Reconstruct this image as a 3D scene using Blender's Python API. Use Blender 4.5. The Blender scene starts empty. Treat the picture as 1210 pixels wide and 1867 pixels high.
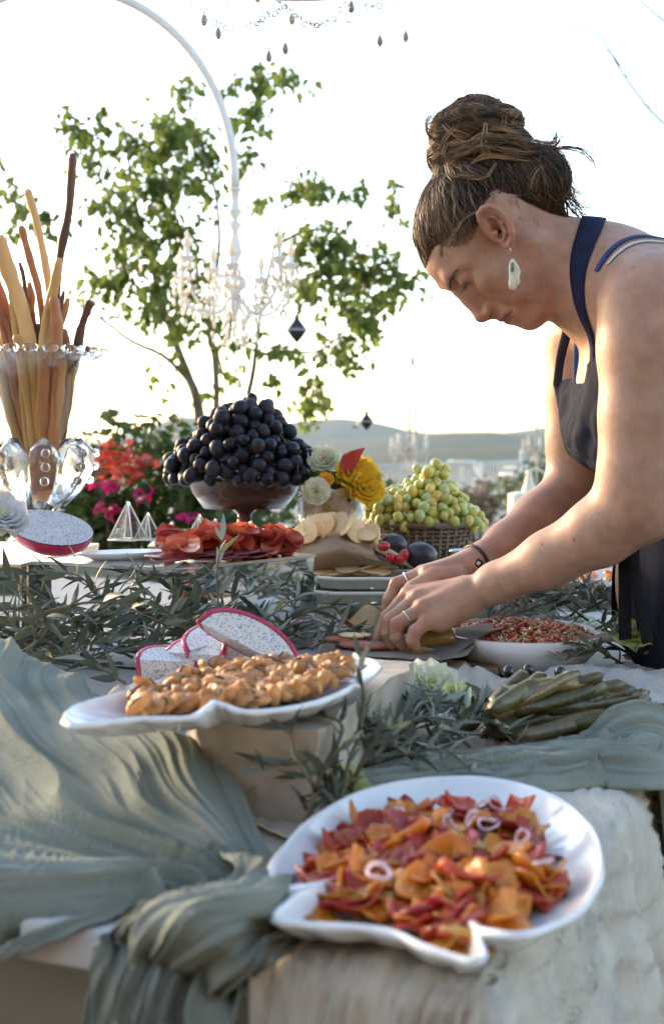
import bpy, bmesh, math, random
import numpy as np
from mathutils import Vector, Matrix, Euler
from mathutils import noise as mnoise
R = math.radians
C = bpy.context.scene.collection
SC = bpy.context.scene
random.seed(7)
# ------------------------------------------------------------------ camera
FPX = 2400.0; HORIZ = 810.0; CAMZ = 1.2
cam_d = bpy.data.cameras.new('camera'); cam = bpy.data.objects.new('camera', cam_d); C.objects.link(cam)
cam.location = (0, 0, CAMZ); cam.rotation_euler = (R(90), 0, 0)
cam_d.sensor_fit = 'VERTICAL'; cam_d.sensor_height = 36.0
cam_d.lens = FPX / 1867 * 36.0
cam_d.shift_y = -(933.5 - HORIZ) / 1867
cam_d.clip_start = 0.05; cam_d.clip_end = 20000
cam_d.dof.use_dof = True; cam_d.dof.focus_distance = 1.66; cam_d.dof.aperture_fstop = 7.0
SC.camera = cam
# ------------------------------------------------------------------ sky and sun
SUN_EL, SUN_AZ = R(16), R(-46)          # azimuth measured from +Y towards +X
w = bpy.data.worlds.new('World'); SC.world = w; w.use_nodes = True
nt = w.node_tree; bg = nt.nodes['Background']
sky = nt.nodes.new('ShaderNodeTexSky'); sky.sky_type = 'NISHITA'; sky.sun_disc = False
sky.sun_elevation = SUN_EL; sky.sun_rotation = SUN_AZ
sky.air_density = 1.0; sky.dust_density = 1.0; sky.ozone_density = 0.0; sky.altitude = 200
nt.links.new(sky.outputs[0], bg.inputs[0]); bg.inputs[1].default_value = 0.15
sl = bpy.data.lights.new('sun', 'SUN'); sl.energy = 1.5; sl.angle = R(7); sl.color = (1.0, 0.70, 0.42)
so = bpy.data.objects.new('sun', sl); C.objects.link(so)
sdir = Vector((math.sin(SUN_AZ) * math.cos(SUN_EL), math.cos(SUN_AZ) * math.cos(SUN_EL), math.sin(SUN_EL)))
so.rotation_euler = sdir.to_track_quat('Z', 'Y').to_euler(); so.location = sdir * 30
SC.view_settings.view_transform = 'Standard'; SC.view_settings.look = 'None'
SC.view_settings.exposure = 2.0; SC.view_settings.gamma = 1.0
SC.view_settings.use_curve_mapping = False
SC.cycles.max_bounces = 10; SC.cycles.transparent_max_bounces = 24; SC.cycles.transmission_bounces = 10
SC.cycles.use_denoising = True
# ------------------------------------------------------------------ helpers
def P(px, py, d):
    """point seen at photo pixel (px,py) at distance d along the view axis"""
    return Vector(((px - 605) / FPX * d, d, CAMZ - (py - HORIZ) / FPX * d))
def U(px, py, z):
    """point of the horizontal plane z seen at photo pixel"""
    return P(px, py, (CAMZ - z) * FPX / (py - HORIZ))
MATS = {}
def M(name, col, rough=0.5, var=0.12, vs=18, col2=None, bump=0.0, bs=60, metal=0.0, trans=0.0, ior=1.45,
      sss=0.0, sssr=(1, .4, .2), ssss=0.01, sheen=0.0, coat=0.0, stretch=None, det=5, spec=None, vcol=None, trl=0.0, wave=None):
    if name in MATS: return MATS[name]
    m = bpy.data.materials.new(name); m.use_nodes = True; t = m.node_tree; N = t.nodes; L = t.links
    b = N['Principled BSDF']; MATS[name] = m
    b.inputs['Roughness'].default_value = rough; b.inputs['Metallic'].default_value = metal
    b.inputs['Transmission Weight'].default_value = trans; b.inputs['IOR'].default_value = ior
    if sss: b.inputs['Subsurface Weight'].default_value = sss; b.inputs['Subsurface Radius'].default_value = sssr; b.inputs['Subsurface Scale'].default_value = ssss
    if sheen: b.inputs['Sheen Weight'].default_value = sheen
    if coat: b.inputs['Coat Weight'].default_value = coat; b.inputs['Coat Roughness'].default_value = .08
    if spec is not None: b.inputs['Specular IOR Level'].default_value = spec
    tc = N.new('ShaderNodeTexCoord'); src = tc.outputs['Object']
    if stretch:
        mp = N.new('ShaderNodeMapping'); mp.inputs['Scale'].default_value = stretch; L.new(src, mp.inputs[0]); src = mp.outputs[0]
    if trans > .5 or (var == 0 and col2 is None):
        b.inputs['Base Color'].default_value = (*col, 1)
    else:
        n = N.new('ShaderNodeTexNoise'); n.inputs['Scale'].default_value = vs; n.inputs['Detail'].default_value = det
        L.new(src, n.inputs['Vector'])
        r = N.new('ShaderNodeValToRGB'); r.color_ramp.elements[0].position = .3; r.color_ramp.elements[1].position = .7
        c2 = col2 or tuple(min(1, c * (1 + var)) for c in col); c1 = col if col2 else tuple(c * (1 - var) for c in col)
        r.color_ramp.elements[0].color = (*c1, 1); r.color_ramp.elements[1].color = (*c2, 1)
        L.new(n.outputs[0], r.inputs[0]); out = r.outputs[0]
        # per object variation
        oi = N.new('ShaderNodeObjectInfo'); mr = N.new('ShaderNodeMapRange'); mr.inputs[3].default_value = 1 - var * .8; mr.inputs[4].default_value = 1 + var * .8
        L.new(oi.outputs['Random'], mr.inputs[0]); hs = N.new('ShaderNodeHueSaturation'); L.new(mr.outputs[0], hs.inputs['Value']); L.new(out, hs.inputs['Color']); out = hs.outputs[0]
        if vcol:
            at = N.new('ShaderNodeVertexColor'); at.layer_name = vcol; mx = N.new('ShaderNodeMix'); mx.data_type = 'RGBA'; mx.blend_type = 'MULTIPLY'; mx.inputs[0].default_value = 1
            L.new(out, mx.inputs[6]); L.new(at.outputs[0], mx.inputs[7]); out = mx.outputs[2]
        L.new(out, b.inputs['Base Color'])
    if bump:
        n2 = N.new('ShaderNodeTexNoise'); n2.inputs['Scale'].default_value = bs; n2.inputs['Detail'].default_value = 6; L.new(src, n2.inputs['Vector'])
        h = n2.outputs[0]
        if wave:
            wv = N.new('ShaderNodeTexWave'); wv.inputs['Scale'].default_value = wave; wv.inputs['Distortion'].default_value = 6; wv.inputs['Detail'].default_value = 3; L.new(src, wv.inputs['Vector'])
            ma = N.new('ShaderNodeMath'); ma.operation = 'ADD'; L.new(wv.outputs['Fac'], ma.inputs[0]); L.new(h, ma.inputs[1]); h = ma.outputs[0]
        bp = N.new('ShaderNodeBump'); bp.inputs['Strength'].default_value = min(1, bump); bp.inputs['Distance'].default_value = 0.002 * max(1, bump)
        L.new(h, bp.inputs['Height']); L.new(bp.outputs[0], b.inputs['Normal'])
    if trl:
        tr = N.new('ShaderNodeBsdfTranslucent'); ms = N.new('ShaderNodeMixShader'); ms.inputs[0].default_value = trl
        src_c = b.inputs['Base Color']
        if src_c.is_linked: L.new(src_c.links[0].from_socket, tr.inputs[0])
        else: tr.inputs[0].default_value = src_c.default_value
        L.new(b.outputs[0], ms.inputs[1]); L.new(tr.outputs[0], ms.inputs[2]); L.new(ms.outputs[0], N['Material Output'].inputs[0])
    return m
def mesh(name, verts, faces, smooth=True):
    me = bpy.data.meshes.new(name); me.from_pydata([tuple(v) for v in verts], [], faces)
    if smooth: me.polygons.foreach_set('use_smooth', [True] * len(me.polygons))
    me.update(); return me
def link(name, me, m=None, parent=None, loc=None, rot=None, scale=None):
    o = bpy.data.objects.new(name, me); C.objects.link(o)
    if m is not None and me is not None and len(me.materials) == 0: me.materials.append(m)
    if loc is not None: o.location = loc
    if rot is not None: o.rotation_euler = rot
    if scale is not None: o.scale = scale if hasattr(scale, '__len__') else (scale,) * 3
    if parent is not None:
        o.parent = parent
        if loc is None: o.matrix_parent_inverse = Matrix.Translation(-Vector(parent.location)) if parent.rotation_euler.to_quaternion().angle < 1e-6 else parent.matrix_basis.inverted()
    return o
def tag(o, label, cat, group=None, kind=None):
    if label: o['label'] = label
    if cat: o['category'] = cat
    if group: o['group'] = group
    if kind: o['kind'] = kind
    return o
def struct(o): o['kind'] = 'structure'; return o
def stuff(o): o['kind'] = 'stuff'; return o
def thing(name, label, cat, loc=(0, 0, 0), group=None, rotz=0):
    o = bpy.data.objects.new(name, None); C.objects.link(o); o.location = loc; o.rotation_euler = (0, 0, rotz); o.empty_display_size = .05
    return tag(o, label, cat, group)
def copy_tree(o, parent=None, loc=None, rot=None, scale=None, label=None):
    kids = list(o.children)
    c = o.copy(); C.objects.link(c)
    if parent is not None: c.parent = parent
    if loc is not None: c.location = loc
    if rot is not None: c.rotation_euler = rot
    if scale is not None: c.scale = scale if hasattr(scale, '__len__') else (scale,) * 3
    if label: c['label'] = label
    for k in kids: copy_tree(k, c)
    return c
class MB:
    """collects shapes into one mesh; every face carries a material slot"""
    def __init__(s): s.v = []; s.f = []; s.mi = []; s.cur = 0
    def add(s, vs, fs):
        b = len(s.v); s.v += [tuple(v) for v in vs]
        for f in fs: s.f.append(tuple(i + b for i in f)); s.mi.append(s.cur)
        return s
    def box(s, c, h, rot=None):
        r = Euler(rot).to_matrix() if rot else Matrix.Identity(3); c = Vector(c)
        vs = [c + r @ Vector((x * h[0], y * h[1], z * h[2])) for x in (-1, 1) for y in (-1, 1) for z in (-1, 1)]
        return s.add(vs, [(0, 1, 3, 2), (4, 6, 7, 5), (0, 4, 5, 1), (2, 3, 7, 6), (0, 2, 6, 4), (1, 5, 7, 3)])
    def tube(s, pts, rad, n=8, cap=True, flat=1.0):
        pts = [Vector(p) for p in pts]; m = len(pts)
        rad = rad if hasattr(rad, '__len__') else [rad] * m
        vs = []; up = None
        for i, p in enumerate(pts):
            t = (pts[min(i + 1, m - 1)] - pts[max(i - 1, 0)])
            t = t.normalized() if t.length > 1e-9 else Vector((0, 0, 1))
            if up is None:
                up = t.orthogonal().normalized()
            up = (up - t * up.dot(t)); up = up.normalized() if up.length > 1e-6 else t.orthogonal().normalized()
            sd = t.cross(up)
            for k in range(n):
                a = 2 * math.pi * k / n
                vs.append(p + (up * math.cos(a) + sd * math.sin(a) * flat) * rad[i])
        fs = [(i * n + k, i * n + (k + 1) % n, (i + 1) * n + (k + 1) % n, (i + 1) * n + k) for i in range(m - 1) for k in range(n)]
        if cap: fs += [tuple(reversed(range(n))), tuple(range((m - 1) * n, m * n))]
        return s.add(vs, fs)
    def lathe(s, prof, n=32, c=(0, 0, 0), wob=None, closed=False):
        vs = []; fs = []; m = len(prof)
        for i, (r, z) in enumerate(prof):
            for k in range(n):
                a = 2 * math.pi * k / n; rr = r * (wob(a, i, r, z) if wob else 1)
                vs.append((c[0] + rr * math.cos(a), c[1] + rr * math.sin(a), c[2] + z))
        for i in range(m - 1 + (1 if closed else 0)):
            for k in range(n):
                j = (i + 1) % m
                fs.append((i * n + k, i * n + (k + 1) % n, j * n + (k + 1) % n, j * n + k))
        return s.add(vs, fs)
    def ball(s, c, r, n=8, m=6, rot=None, fn=None):
        r = r if hasattr(r, '__len__') else (r, r, r); c = Vector(c)
        rm = Euler(rot).to_matrix() if rot else Matrix.Identity(3)
        vs = []
        for i in range(1, m):
            th = math.pi * i / m
            for k in range(n):
                a = 2 * math.pi * k / n
                d = Vector((math.sin(th) * math.cos(a), math.sin(th) * math.sin(a), math.cos(th)))
                q = fn(d) if fn else 1
                vs.append(c + rm @ Vector((d.x * r[0] * q, d.y * r[1] * q, d.z * r[2] * q)))
        qt = fn(Vector((0, 0, 1))) if fn else 1; qb = fn(Vector((0, 0, -1))) if fn else 1
        vs.append(c + rm @ Vector((0, 0, r[2] * qt))); vs.append(c + rm @ Vector((0, 0, -r[2] * qb)))
        T = len(vs) - 2; B = T + 1; fs = []
        for i in range(m - 2):
            for k in range(n): fs.append((i * n + k, (i + 1) * n + k, (i + 1) * n + (k + 1) % n, i * n + (k + 1) % n))
        for k in range(n):
            fs.append((T, k, (k + 1) % n)); fs.append((B, (m - 2) * n + (k + 1) % n, (m - 2) * n + k))
        return s.add(vs, fs)
    def grid(s, rows):
        n = len(rows[0]); m = len(rows); vs = [v for r in rows for v in r]
        return s.add(vs, [(i * n + k, i * n + k + 1, (i + 1) * n + k + 1, (i + 1) * n + k) for i in range(m - 1) for k in range(n - 1)])
    def me(s, name, mats=None, smooth=True):
        me = mesh(name, s.v, s.f, smooth)
        if mats:
            for m in mats: me.materials.append(m)
            me.polygons.foreach_set('material_index', s.mi)
        return me
    def build(s, name, m, parent=None, smooth=True):
        ms = m if isinstance(m, (list, tuple)) else [m]
        return link(name, s.me(name, ms, smooth), None, parent)
def solidify(o, t, off=0):
    md = o.modifiers.new('thick', 'SOLIDIFY'); md.thickness = t; md.offset = off; return o
def subsurf(o, n=1):
    md = o.modifiers.new('smooth', 'SUBSURF'); md.levels = n; md.render_levels = n; return o
def bevel(o, wd, seg=2):
    md = o.modifiers.new('bevel', 'BEVEL'); md.width = wd; md.segments = seg; md.limit_method = 'ANGLE'; return o
def cat(pts, n):
    """Catmull-Rom through points (any dimension)"""
    pts = [np.array(p, float) for p in pts]; out = []; m = len(pts)
    for i in range(n):
        u = i / (n - 1) * (m - 1); k = min(int(u), m - 2); f = u - k
        p0 = pts[k - 1] if k > 0 else 2 * pts[0] - pts[1]; p1 = pts[k]; p2 = pts[k + 1]; p3 = pts[k + 2] if k + 2 < m else 2 * pts[-1] - pts[-2]
        out.append(.5 * ((2 * p1) + (-p0 + p2) * f + (2 * p0 - 5 * p1 + 4 * p2 - p3) * f * f + (-p0 + 3 * p1 - 3 * p2 + p3) * f ** 3))
    return out
def catgrid(ctrl, nr, nc):
    cols = [cat(r, nc) for r in ctrl]
    out = np.zeros((nr, nc, len(ctrl[0][0])))
    for c in range(nc):
        col = cat([cols[i][c] for i in range(len(ctrl))], nr)
        for r in range(nr): out[r, c] = col[r]
    return out
def nz(x, y, z=0.0): return mnoise.noise((x, y, z))
# ================================================================== SETTING
white_paint = M('white_paint', (.74, .73, .70), .45, .08, 25, bump=.1, bs=80)
def terr(x, y):
    if y < 27.5: return -.35
    D = math.hypot(x, y); a = math.atan2(x, y)
    dip = -min(1, (y - 27.5) / 60) * 14
    n = nz(x * .004, y * .004, 1) * 7 + nz(x * .013, y * .013, 4) * 2.2
    def ridge(D0, wd, fn): return fn(a) * math.exp(-((D - D0) / wd) ** 2)
    px = 605 + FPX * math.tan(a)
    def prof(pts):
        def f(_a):
            y_ = np.interp(px, [p[0] for p in pts], [p[1] for p in pts]); return (HORIZ - y_ + 14 * 0)
        return f
    r1 = ridge(2500, 420, lambda q: (prof([(-900, 800), (100, 812), (200, 800), (262, 778), (330, 758), (400, 766), (480, 775), (560, 763), (620, 757), (690, 766), (745, 783), (850, 792), (1010, 775), (1150, 770), (2000, 760)])(q)) / FPX * 2500 + 12)
    r2 = ridge(1250, 240, lambda q: (prof([(-900, 830), (500, 822), (620, 800), (700, 790), (760, 783), (830, 779), (900, 780), (960, 786), (1050, 780), (1200, 776), (2000, 770)])(q)) / FPX * 1250 + 12)
    r3 = ridge(620, 120, lambda q: (prof([(-900, 840), (500, 838), (680, 822), (800, 812), (900, 806), (1000, 802), (1200, 800), (2000, 800)])(q)) / FPX * 620 + 12)
    return dip + n * min(1, (y - 27.5) / 200) * (.5 if D < 900 else 1) + r1 + r2 + r3
ys_ = [-80, 27.4] + list(np.geomspace(27.6, 5200, 150)); rows = []
for y in ys_:
    hw = 60 + abs(y) * .62; rows.append([(x, y, terr(x, y)) for x in np.linspace(-hw, hw, 150)])
b_ = MB(); b_.grid(rows)
hill_m = M('hill_scrub', (.022, .034, .018), .95, .3, .012, col2=(.06, .065, .035), det=9)
o = struct(b_.build('terrain', hill_m))
def tex_stone(): pass
pave = M('paving_stone', (.20, .19, .175), .8, .12, 6, bump=.3, bs=40)
b_ = MB(); b_.box((0, 13, -.175), (30, 14, .17)); struct(b_.build('terrace', M('paving_joint', (.10, .095, .085), .95, .2, 10), smooth=False))
pv = MB(); pv.box((0, 0, 0), (.392, .392, .008)); pm = pv.me('paving_slab', [pave], False)
b_ = MB(); rr = random.Random(2)
for i in range(-22, 26):
    for j in range(0, 33): b_.box((i * .8, .4 + j * .8, .001 + rr.uniform(-.001, .001)), (.393, .393, .007))
stuff(b_.build('paving_slab', pave, bpy.data.objects['terrace'], smooth=False))
# house behind the photographer, added to block sky light; shows only in the mirrors
house = thing('unseen_house', 'unseen long pale stone house wall with wooden doors, added behind the camera for shade', 'house', (0, -7.4, 0))
b_ = MB(); b_.box((0, -8.4, 2.6), (11, 1.0, 2.6)); b_.build('unseen_wall', M('unseen_house_stone', (.30, .26, .21), .9, .25, 3, bump=.6, bs=12), house, False)
b_ = MB(); b_.box((0, -8.4, 5.3), (11.3, 1.4, .09)); b_.build('unseen_roof', M('unseen_roof_terracotta', (.28, .12, .07), .85, .2, 5), house, False)
wood = M('unseen_door_wood', (.14, .07, .035), .6, .3, 8, stretch=(8, 8, 1))
for x in (-5.5, -2.4, .7, 3.9, 7):
    b_ = MB(); b_.box((x, -7.37, 1.15), (.55, .035, 1.15)); d_ = b_.build('unseen_door', wood, house, False)
    b_ = MB(); b_.box((x, -7.385, 1.2), (.68, .03, 1.25)); b_.build('unseen_door_frame', M('unseen_frame_stone', (.4, .36, .3), .8), house, False)
# ------------------------------------------------------------------ railing
rail_m = M('rail_paint', (.42, .44, .45), .5, .08, 25)
A0 = P(540, 810, 15.3); A1 = P(1330, 810, 34); A0.z = A1.z = 0; dv = (A1 - A0); Lr = dv.length; dv.normalize()
rail = thing('railing', 'white metal railing with thin balusters along the terrace edge', 'railing', A0)
def rot_to(o, v): o.rotation_euler = (0, 0, math.atan2(v.y, v.x))
b_ = MB(); mid_ = (A0 + A1) / 2; az = math.atan2(dv.y, dv.x)
b_.box(mid_ + Vector((0, 0, .92)), (Lr / 2, .025, .018), (0, 0, az)); b_.build('top_rail', rail_m, rail, False)
b_ = MB(); b_.box(mid_ + Vector((0, 0, .10)), (Lr / 2, .018, .014), (0, 0, az)); b_.build('bottom_rail', rail_m, rail, False)
q = MB(); q.tube([(0, 0, .112), (0, 0, .905)], .012, 6); bm_ = q.me('baluster', [rail_m])
nb = int(Lr / .125)
for i in range(min(nb, 290)):
    link('baluster', bm_, None, rail, loc=tuple(dv * (.125 * (i + .5))))
for t in (.02, .33, .62, .97):
    q = MB(); p = A0 + dv * Lr * t; q.box(p + Vector((0, 0, .5)), (.045, .045, .5), (0, 0, az)); q.ball(p + Vector((0, 0, 1.05)), .06, 10, 8); q.build('rail_post', rail_m, rail)
# ------------------------------------------------------------------ shrubs below the rail
def leafmesh(l, wd, curl=.15, n=4):
    vs = []; fs = []
    for i in range(n + 1):
        t = i / n; ww = wd * math.sin(math.pi * min(1, t ** .8 * .93 + .07)) * .5 if 0 < i < n else 0.0006
        z = curl * l * (t - t * t * 1.6)
        vs += [(-ww, t * l, z + ww * .35), (0, t * l, z), (ww, t * l, z + ww * .35)]
    for i in range(n):
        for k in (0, 1): a = i * 3 + k; fs.append((a, a + 1, a + 4, a + 3))
    return vs, fs
def scatter_leaves(b_, pts, l, wd, rs, droop=.4, curl=.2):
    lv, lf = leafmesh(1, wd / l, curl, 3)
    for p in pts:
        e = Euler((rs.gauss(-droop, .5), rs.gauss(0, .6), rs.uniform(0, 6.28))).to_matrix(); s = l * rs.uniform(.65, 1.2)
        b_.add([Vector(p) + e @ (Vector(v) * s) for v in lv], lf)
leafA = M('leaf_green', (.095, .15, .032), .42, .35, 6, col2=(.22, .285, .06), trl=.58)
leafB = M('leaf_bush', (.04, .075, .02), .45, .35, 6, col2=(.10, .15, .03), trl=.35)
def bush(label, center, rad, n, l, m, seed, cat_='shrub', flowers=None, name='flowering_shrub', group=None):
    rs = random.Random(seed); c = Vector(center); base = Vector((c.x, c.y, 0)); t = thing(name, label, cat_, base, group)
    b_ = MB()
    for i in range(9):
        a = rs.uniform(0, 6.28); e = c + Vector((math.cos(a) * rad[0] * .6, math.sin(a) * rad[1] * .6, rs.uniform(-.2, .7) * rad[2])); b_.tube([base + Vector((rs.uniform(-.1, .1), rs.uniform(-.1, .1), 0)), (base + e) / 2 + Vector((0, 0, .1)), e], [.02, .014, .004], 6)
    b_.build('stem', M('bark_grey', (.13, .10, .075), .9, .3, 12, bump=.5, bs=30), t)
    cl = [c + Vector((rs.gauss(0, .45) * rad[0], rs.gauss(0, .45) * rad[1], rs.gauss(0, .45) * rad[2])) for _ in range(max(6, n // 45))]
    b_ = MB(); pts = []
    for i in range(n):
        k = rs.choice(cl); pts.append(k + Vector((rs.gauss(0, .14), rs.gauss(0, .14), rs.gauss(0, .12))) * max(rad) * 1.2)
    scatter_leaves(b_, pts, l, l * .55, rs); stuff(b_.build('foliage', m, t))
    if flowers:
        for fm, ctrs in flowers:
            for (p, r_, k) in ctrs:
                b_ = MB(); pp = [Vector(p) + Vector((rs.gauss(0, r_), rs.gauss(0, r_), rs.gauss(0, r_ * .8))) for _ in range(k)]
                scatter_leaves(b_, pp, .034, .03, rs, -.3, .5); b_.build('blossom', fm, t)
    return t
coral = M('petal_coral', (.55, .09, .06), .6, .25, 20, trl=.4); magen = M('petal_magenta', (.50, .02, .14), .6, .2, 20, trl=.4)
D1 = 4.3
bush('bougainvillea shrub with coral and magenta blossom behind the mirrored stand', P(262, 960, D1), (.30, .25, .32), 1500, .06, leafB, 11, flowers=[
    (coral, [(P(210, 832, D1 - .2), .03, 26), (P(222, 855, D1 - .25), .035, 30), (P(195, 838, D1 - .2), .025, 16), (P(262, 856, D1 - .2), .018, 12), (P(245, 868, D1 - .2), .02, 12), (P(236, 838, D1 - .2), .02, 10)]),
    (magen, [(P(207, 936, D1 - .3), .017, 18), (P(190, 885, D1 - .3), .02, 12), (P(205, 888, D1 - .3), .014, 8), (P(265, 910, D1 - .3), .012, 9), (P(340, 940, D1 - .2), .02, 8), (P(60, 900, D1), .03, 20)])])
bush('low green shrub beside the bougainvillea, under the tree', P(352, 945, D1 + .5), (.26, .25, .25), 700, .055, leafB, 12, group=None)
bush('rounded green shrub behind the left vase', P(40, 930, D1 + .3), (.35, .3, .3), 900, .06, leafB, 13)
bush('dark shrub growing under the small tree', P(470, 985, D1 + 1.2), (.7, .3, .35), 900, .06, leafB, 14)
bush('dry ochre shrub in front of the white railing', P(862, 915, 16), (.5, .4, .38), 500, .1, M('leaf_dry', (.16, .10, .06), .7, .3, 5, col2=(.28, .20, .13), trl=.25), 15)
bush('green shrub beside the white wire chair', P(950, 880, 18.5), (.7, .4, .45), 420, .12, leafB, 16)
# ------------------------------------------------------------------ the small tree
DT = 5.6
bark = M('bark_tree', (.20, .16, .12), .9, .3, 14, bump=.6, bs=40, stretch=(1, 1, .25))
tree = thing('tree', 'slim many-stemmed tree with sparse heart-shaped leaves behind the grapes', 'tree', tuple(P(372, 810, DT).xy) + (0,))
limbs = [([(378, 1400, 0), (372, 900, 0), (362, 745, 0), (345, 690, .05), (318, 620, .1), (292, 540, .15), (268, 450, .15), (245, 360, .2), (232, 270, .2), (224, 180, .2)], (.032, .003)),
         ([(380, 1000, 0), (395, 740, -.05), (388, 610, -.1), (392, 520, -.1), (400, 430, -.1), (388, 330, -.12), (350, 240, -.15), (345, 150, -.15)], (.018, .002)),
         ([(385, 1000, 0), (455, 710, .1), (466, 640, .1), (478, 560, .15), (500, 450, .2), (518, 380, .2), (545, 290, .2), (575, 230, .2)], (.015, .002)),
         ([(345, 695, .05), (300, 650, 0), (240, 622, 0), (190, 585, -.05), (150, 560, -.1), (110, 500, -.15), (60, 420, -.1), (10, 330, -.1)], (.012, .002)),
         ([(462, 650, .1), (520, 640, .05), (580, 640, 0), (630, 600, 0), (670, 540, -.05), (700, 470, -.1), (735, 420, -.1)], (.009, .002)),
         ([(268, 450, .15), (215, 400, .1), (190, 340, .1), (150, 280, .1), (125, 240, .1)], (.012, .002)),
         ([(418, 620, 0), (428, 500, 0), (432, 380, 0), (428, 260, -.05), (436, 180, -.05), (440, 140, -.05)], (.009, .002)),
         ([(500, 450, .2), (560, 420, .15), (620, 430, .1), (690, 500, .05), (750, 520, 0)], (.010, .002)),
         ([(318, 620, .1), (360, 500, .1), (330, 420, .1), (300, 330, .1), (290, 240, .1)], (.012, .002)),
         ([(518, 380, .2), (575, 350, .2), (640, 350, .2), (700, 380, .15)], (.007, .002)),
         ([(580, 640, 0), (590, 690, 0), (575, 740, -.02)], (.006, .002)), ([(190, 585, -.05), (170, 540, 0), (160, 480, 0)], (.006, .002))]
allp = []
for i, (pts, (ra, rb)) in enumerate(limbs):
    pp = cat([list(P(x, y, DT + o_)) for x, y, o_ in pts], 26); b_ = MB(); b_.tube(pp, [ra + (rb - ra) * (k / 25) ** .7 for k in range(26)], 8)
    b_.build('trunk' if i == 0 else 'limb', bark, tree); allp += [Vector(p) for p in pp[6:]]
clusters = [(30, 345, 40, 55, 18), (45, 400, 40, 50, 18), (95, 400, 28, 35, 12), (150, 240, 45, 40, 20), (180, 215, 30, 30, 10), (170, 290, 40, 40, 16), (250, 280, 55, 60, 44), (310, 260, 60, 60, 60), (370, 270, 45, 55, 44), (290, 340, 60, 50, 44), (350, 350, 50, 50, 36),
            (345, 170, 28, 28, 16), (460, 150, 50, 32, 26), (510, 145, 50, 22, 20), (462, 210, 28, 50, 18), (450, 300, 20, 40, 14), (250, 420, 60, 55, 44), (330, 430, 60, 55, 44), (220, 500, 60, 55, 36), (190, 525, 55, 40, 24), (290, 510, 60, 55, 40), (350, 520, 55, 55, 34), (260, 580, 70, 45, 36), (330, 590, 50, 45, 26), (390, 590, 45, 50, 24),
            (175, 375, 30, 30, 12), (230, 380, 40, 40, 18), (545, 350, 45, 30, 18), (580, 340, 40, 35, 18), (490, 370, 30, 25, 8), (655, 345, 25, 22, 10), (715, 370, 22, 36, 12), (560, 440, 45, 45, 26), (610, 450, 45, 45, 28), (600, 510, 55, 50, 36), (660, 500, 55, 50, 36), (700, 480, 45, 40, 28), (740, 520, 45, 28, 18), (690, 550, 50, 35, 26), (630, 570, 50, 40, 26), (560, 530, 40, 40, 18), (665, 600, 45, 35, 22), (610, 630, 50, 28, 20), (640, 660, 35, 30, 12), (575, 700, 38, 40, 18), (560, 750, 32, 30, 14), (500, 640, 45, 40, 16), (440, 640, 40, 40, 12), (490, 700, 25, 25, 7), (310, 690, 30, 40, 8), (300, 790, 30, 30, 8), (410, 690, 30, 30, 8), (300, 820, 20, 20, 4)]
rs = random.Random(21); lm = []
for k in range(6):
    v_, f_ = leafmesh(.053 * rs.uniform(.8, 1.2), .034 * rs.uniform(.8, 1.15), rs.uniform(.05, .45), 4); mm_ = mesh('leaf', v_, f_); mm_.materials.append(leafA); lm.append(mm_)
tw = MB(); fol = MB(); nl = 0
for (cx, cy, rx, ry, n) in clusters:
    n = int(n * 3.9); rx *= 1.25; ry *= 1.22; oc = rs.uniform(-.25, .25); c = P(cx, cy, DT + oc); near_p = min(allp, key=lambda p: (p - c).length)
    tw.tube([near_p, near_p.lerp(c, .5) + Vector((0, 0, .03)), c], [.004, .003, .0015], 5)
    for _ in range(max(2, n // 7)):
        e = P(cx + rs.uniform(-1, 1) * rx, cy + rs.uniform(-1, 1) * ry, DT + oc + rs.uniform(-.15, .15)); mdl = c.lerp(e, .5) + Vector((0, 0, .015)); tw.tube([c, mdl, e], [.002, .0015, .0008], 4)
        for _k in range(7):
            t = rs.uniform(.25, 1.08); p = (c.lerp(mdl, t * 2) if t < .5 else mdl.lerp(e, t * 2 - 1)) + Vector((rs.gauss(0, .012), rs.gauss(0, .02), rs.gauss(0, .012)))
            rot = (rs.gauss(-.9, .5), rs.gauss(0, .5), rs.uniform(0, 6.28)); s = rs.uniform(.6, 1.15)
            if nl < 298: link('leaf', rs.choice(lm), None, tree, loc=tuple(p - tree.location), rot=rot, scale=s)
            else:
                me_ = rs.choice(lm); mt = Matrix.Translation(p) @ Euler(rot).to_matrix().to_4x4() @ Matrix.Scale(s, 4)
                fol.add([mt @ v.co for v in me_.vertices], [tuple(q_.vertices) for q_ in me_.polygons])
            nl += 1
stuff(tw.build('twig', bark, tree)); stuff(fol.build('foliage', leafA, tree))
# bare twigs of a tree beyond, top right
bt = thing('bare_tree', 'bare pale branches of a leafless tree against the upper right sky', 'tree', (3.7, 7.0, 0))
b_ = MB(); tk = M('bark_pale', (.13, .105, .09), .9, .2, 10)
b_.tube([(3.7, 7, 0), (3.6, 7, 1.8), (3.2, 7, 3.0), (2.75, 7, 3.6)], [.07, .06, .03, .012], 8); b_.build('trunk', tk, bt)
for pts, r_ in (([(1740, 345), (1500, 345), (1330, 320), (1210, 226), (1160, 170), (1120, 110), (1090, 60), (1040, 45), (1005, 32)], .006), ([(1660, 60), (1480, 150), (1330, 120), (1210, 38), (1165, 0), (1120, -40)], .006), ([(1700, 220), (1480, 250), (1300, 200), (1215, 135), (1190, 128), (1178, 138), (1176, 150)], .004), ([(1130, 120), (1110, 95), (1090, 92), (1060, 60)], .003), ([(1232, 150), (1205, 185), (1185, 193), (1160, 190)], .003), ([(1140, 140), (1180, 92), (1210, 75), (1300, 110), (1340, 122)], .003)):
    b_ = MB(); b_.tube(cat([list(P(x, y, 7)) for x, y in pts], 20), [1.6 * r_ * (1 - .7 * k / 19) for k in range(20)], 5); b_.build('branch', tk, bt)
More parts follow.
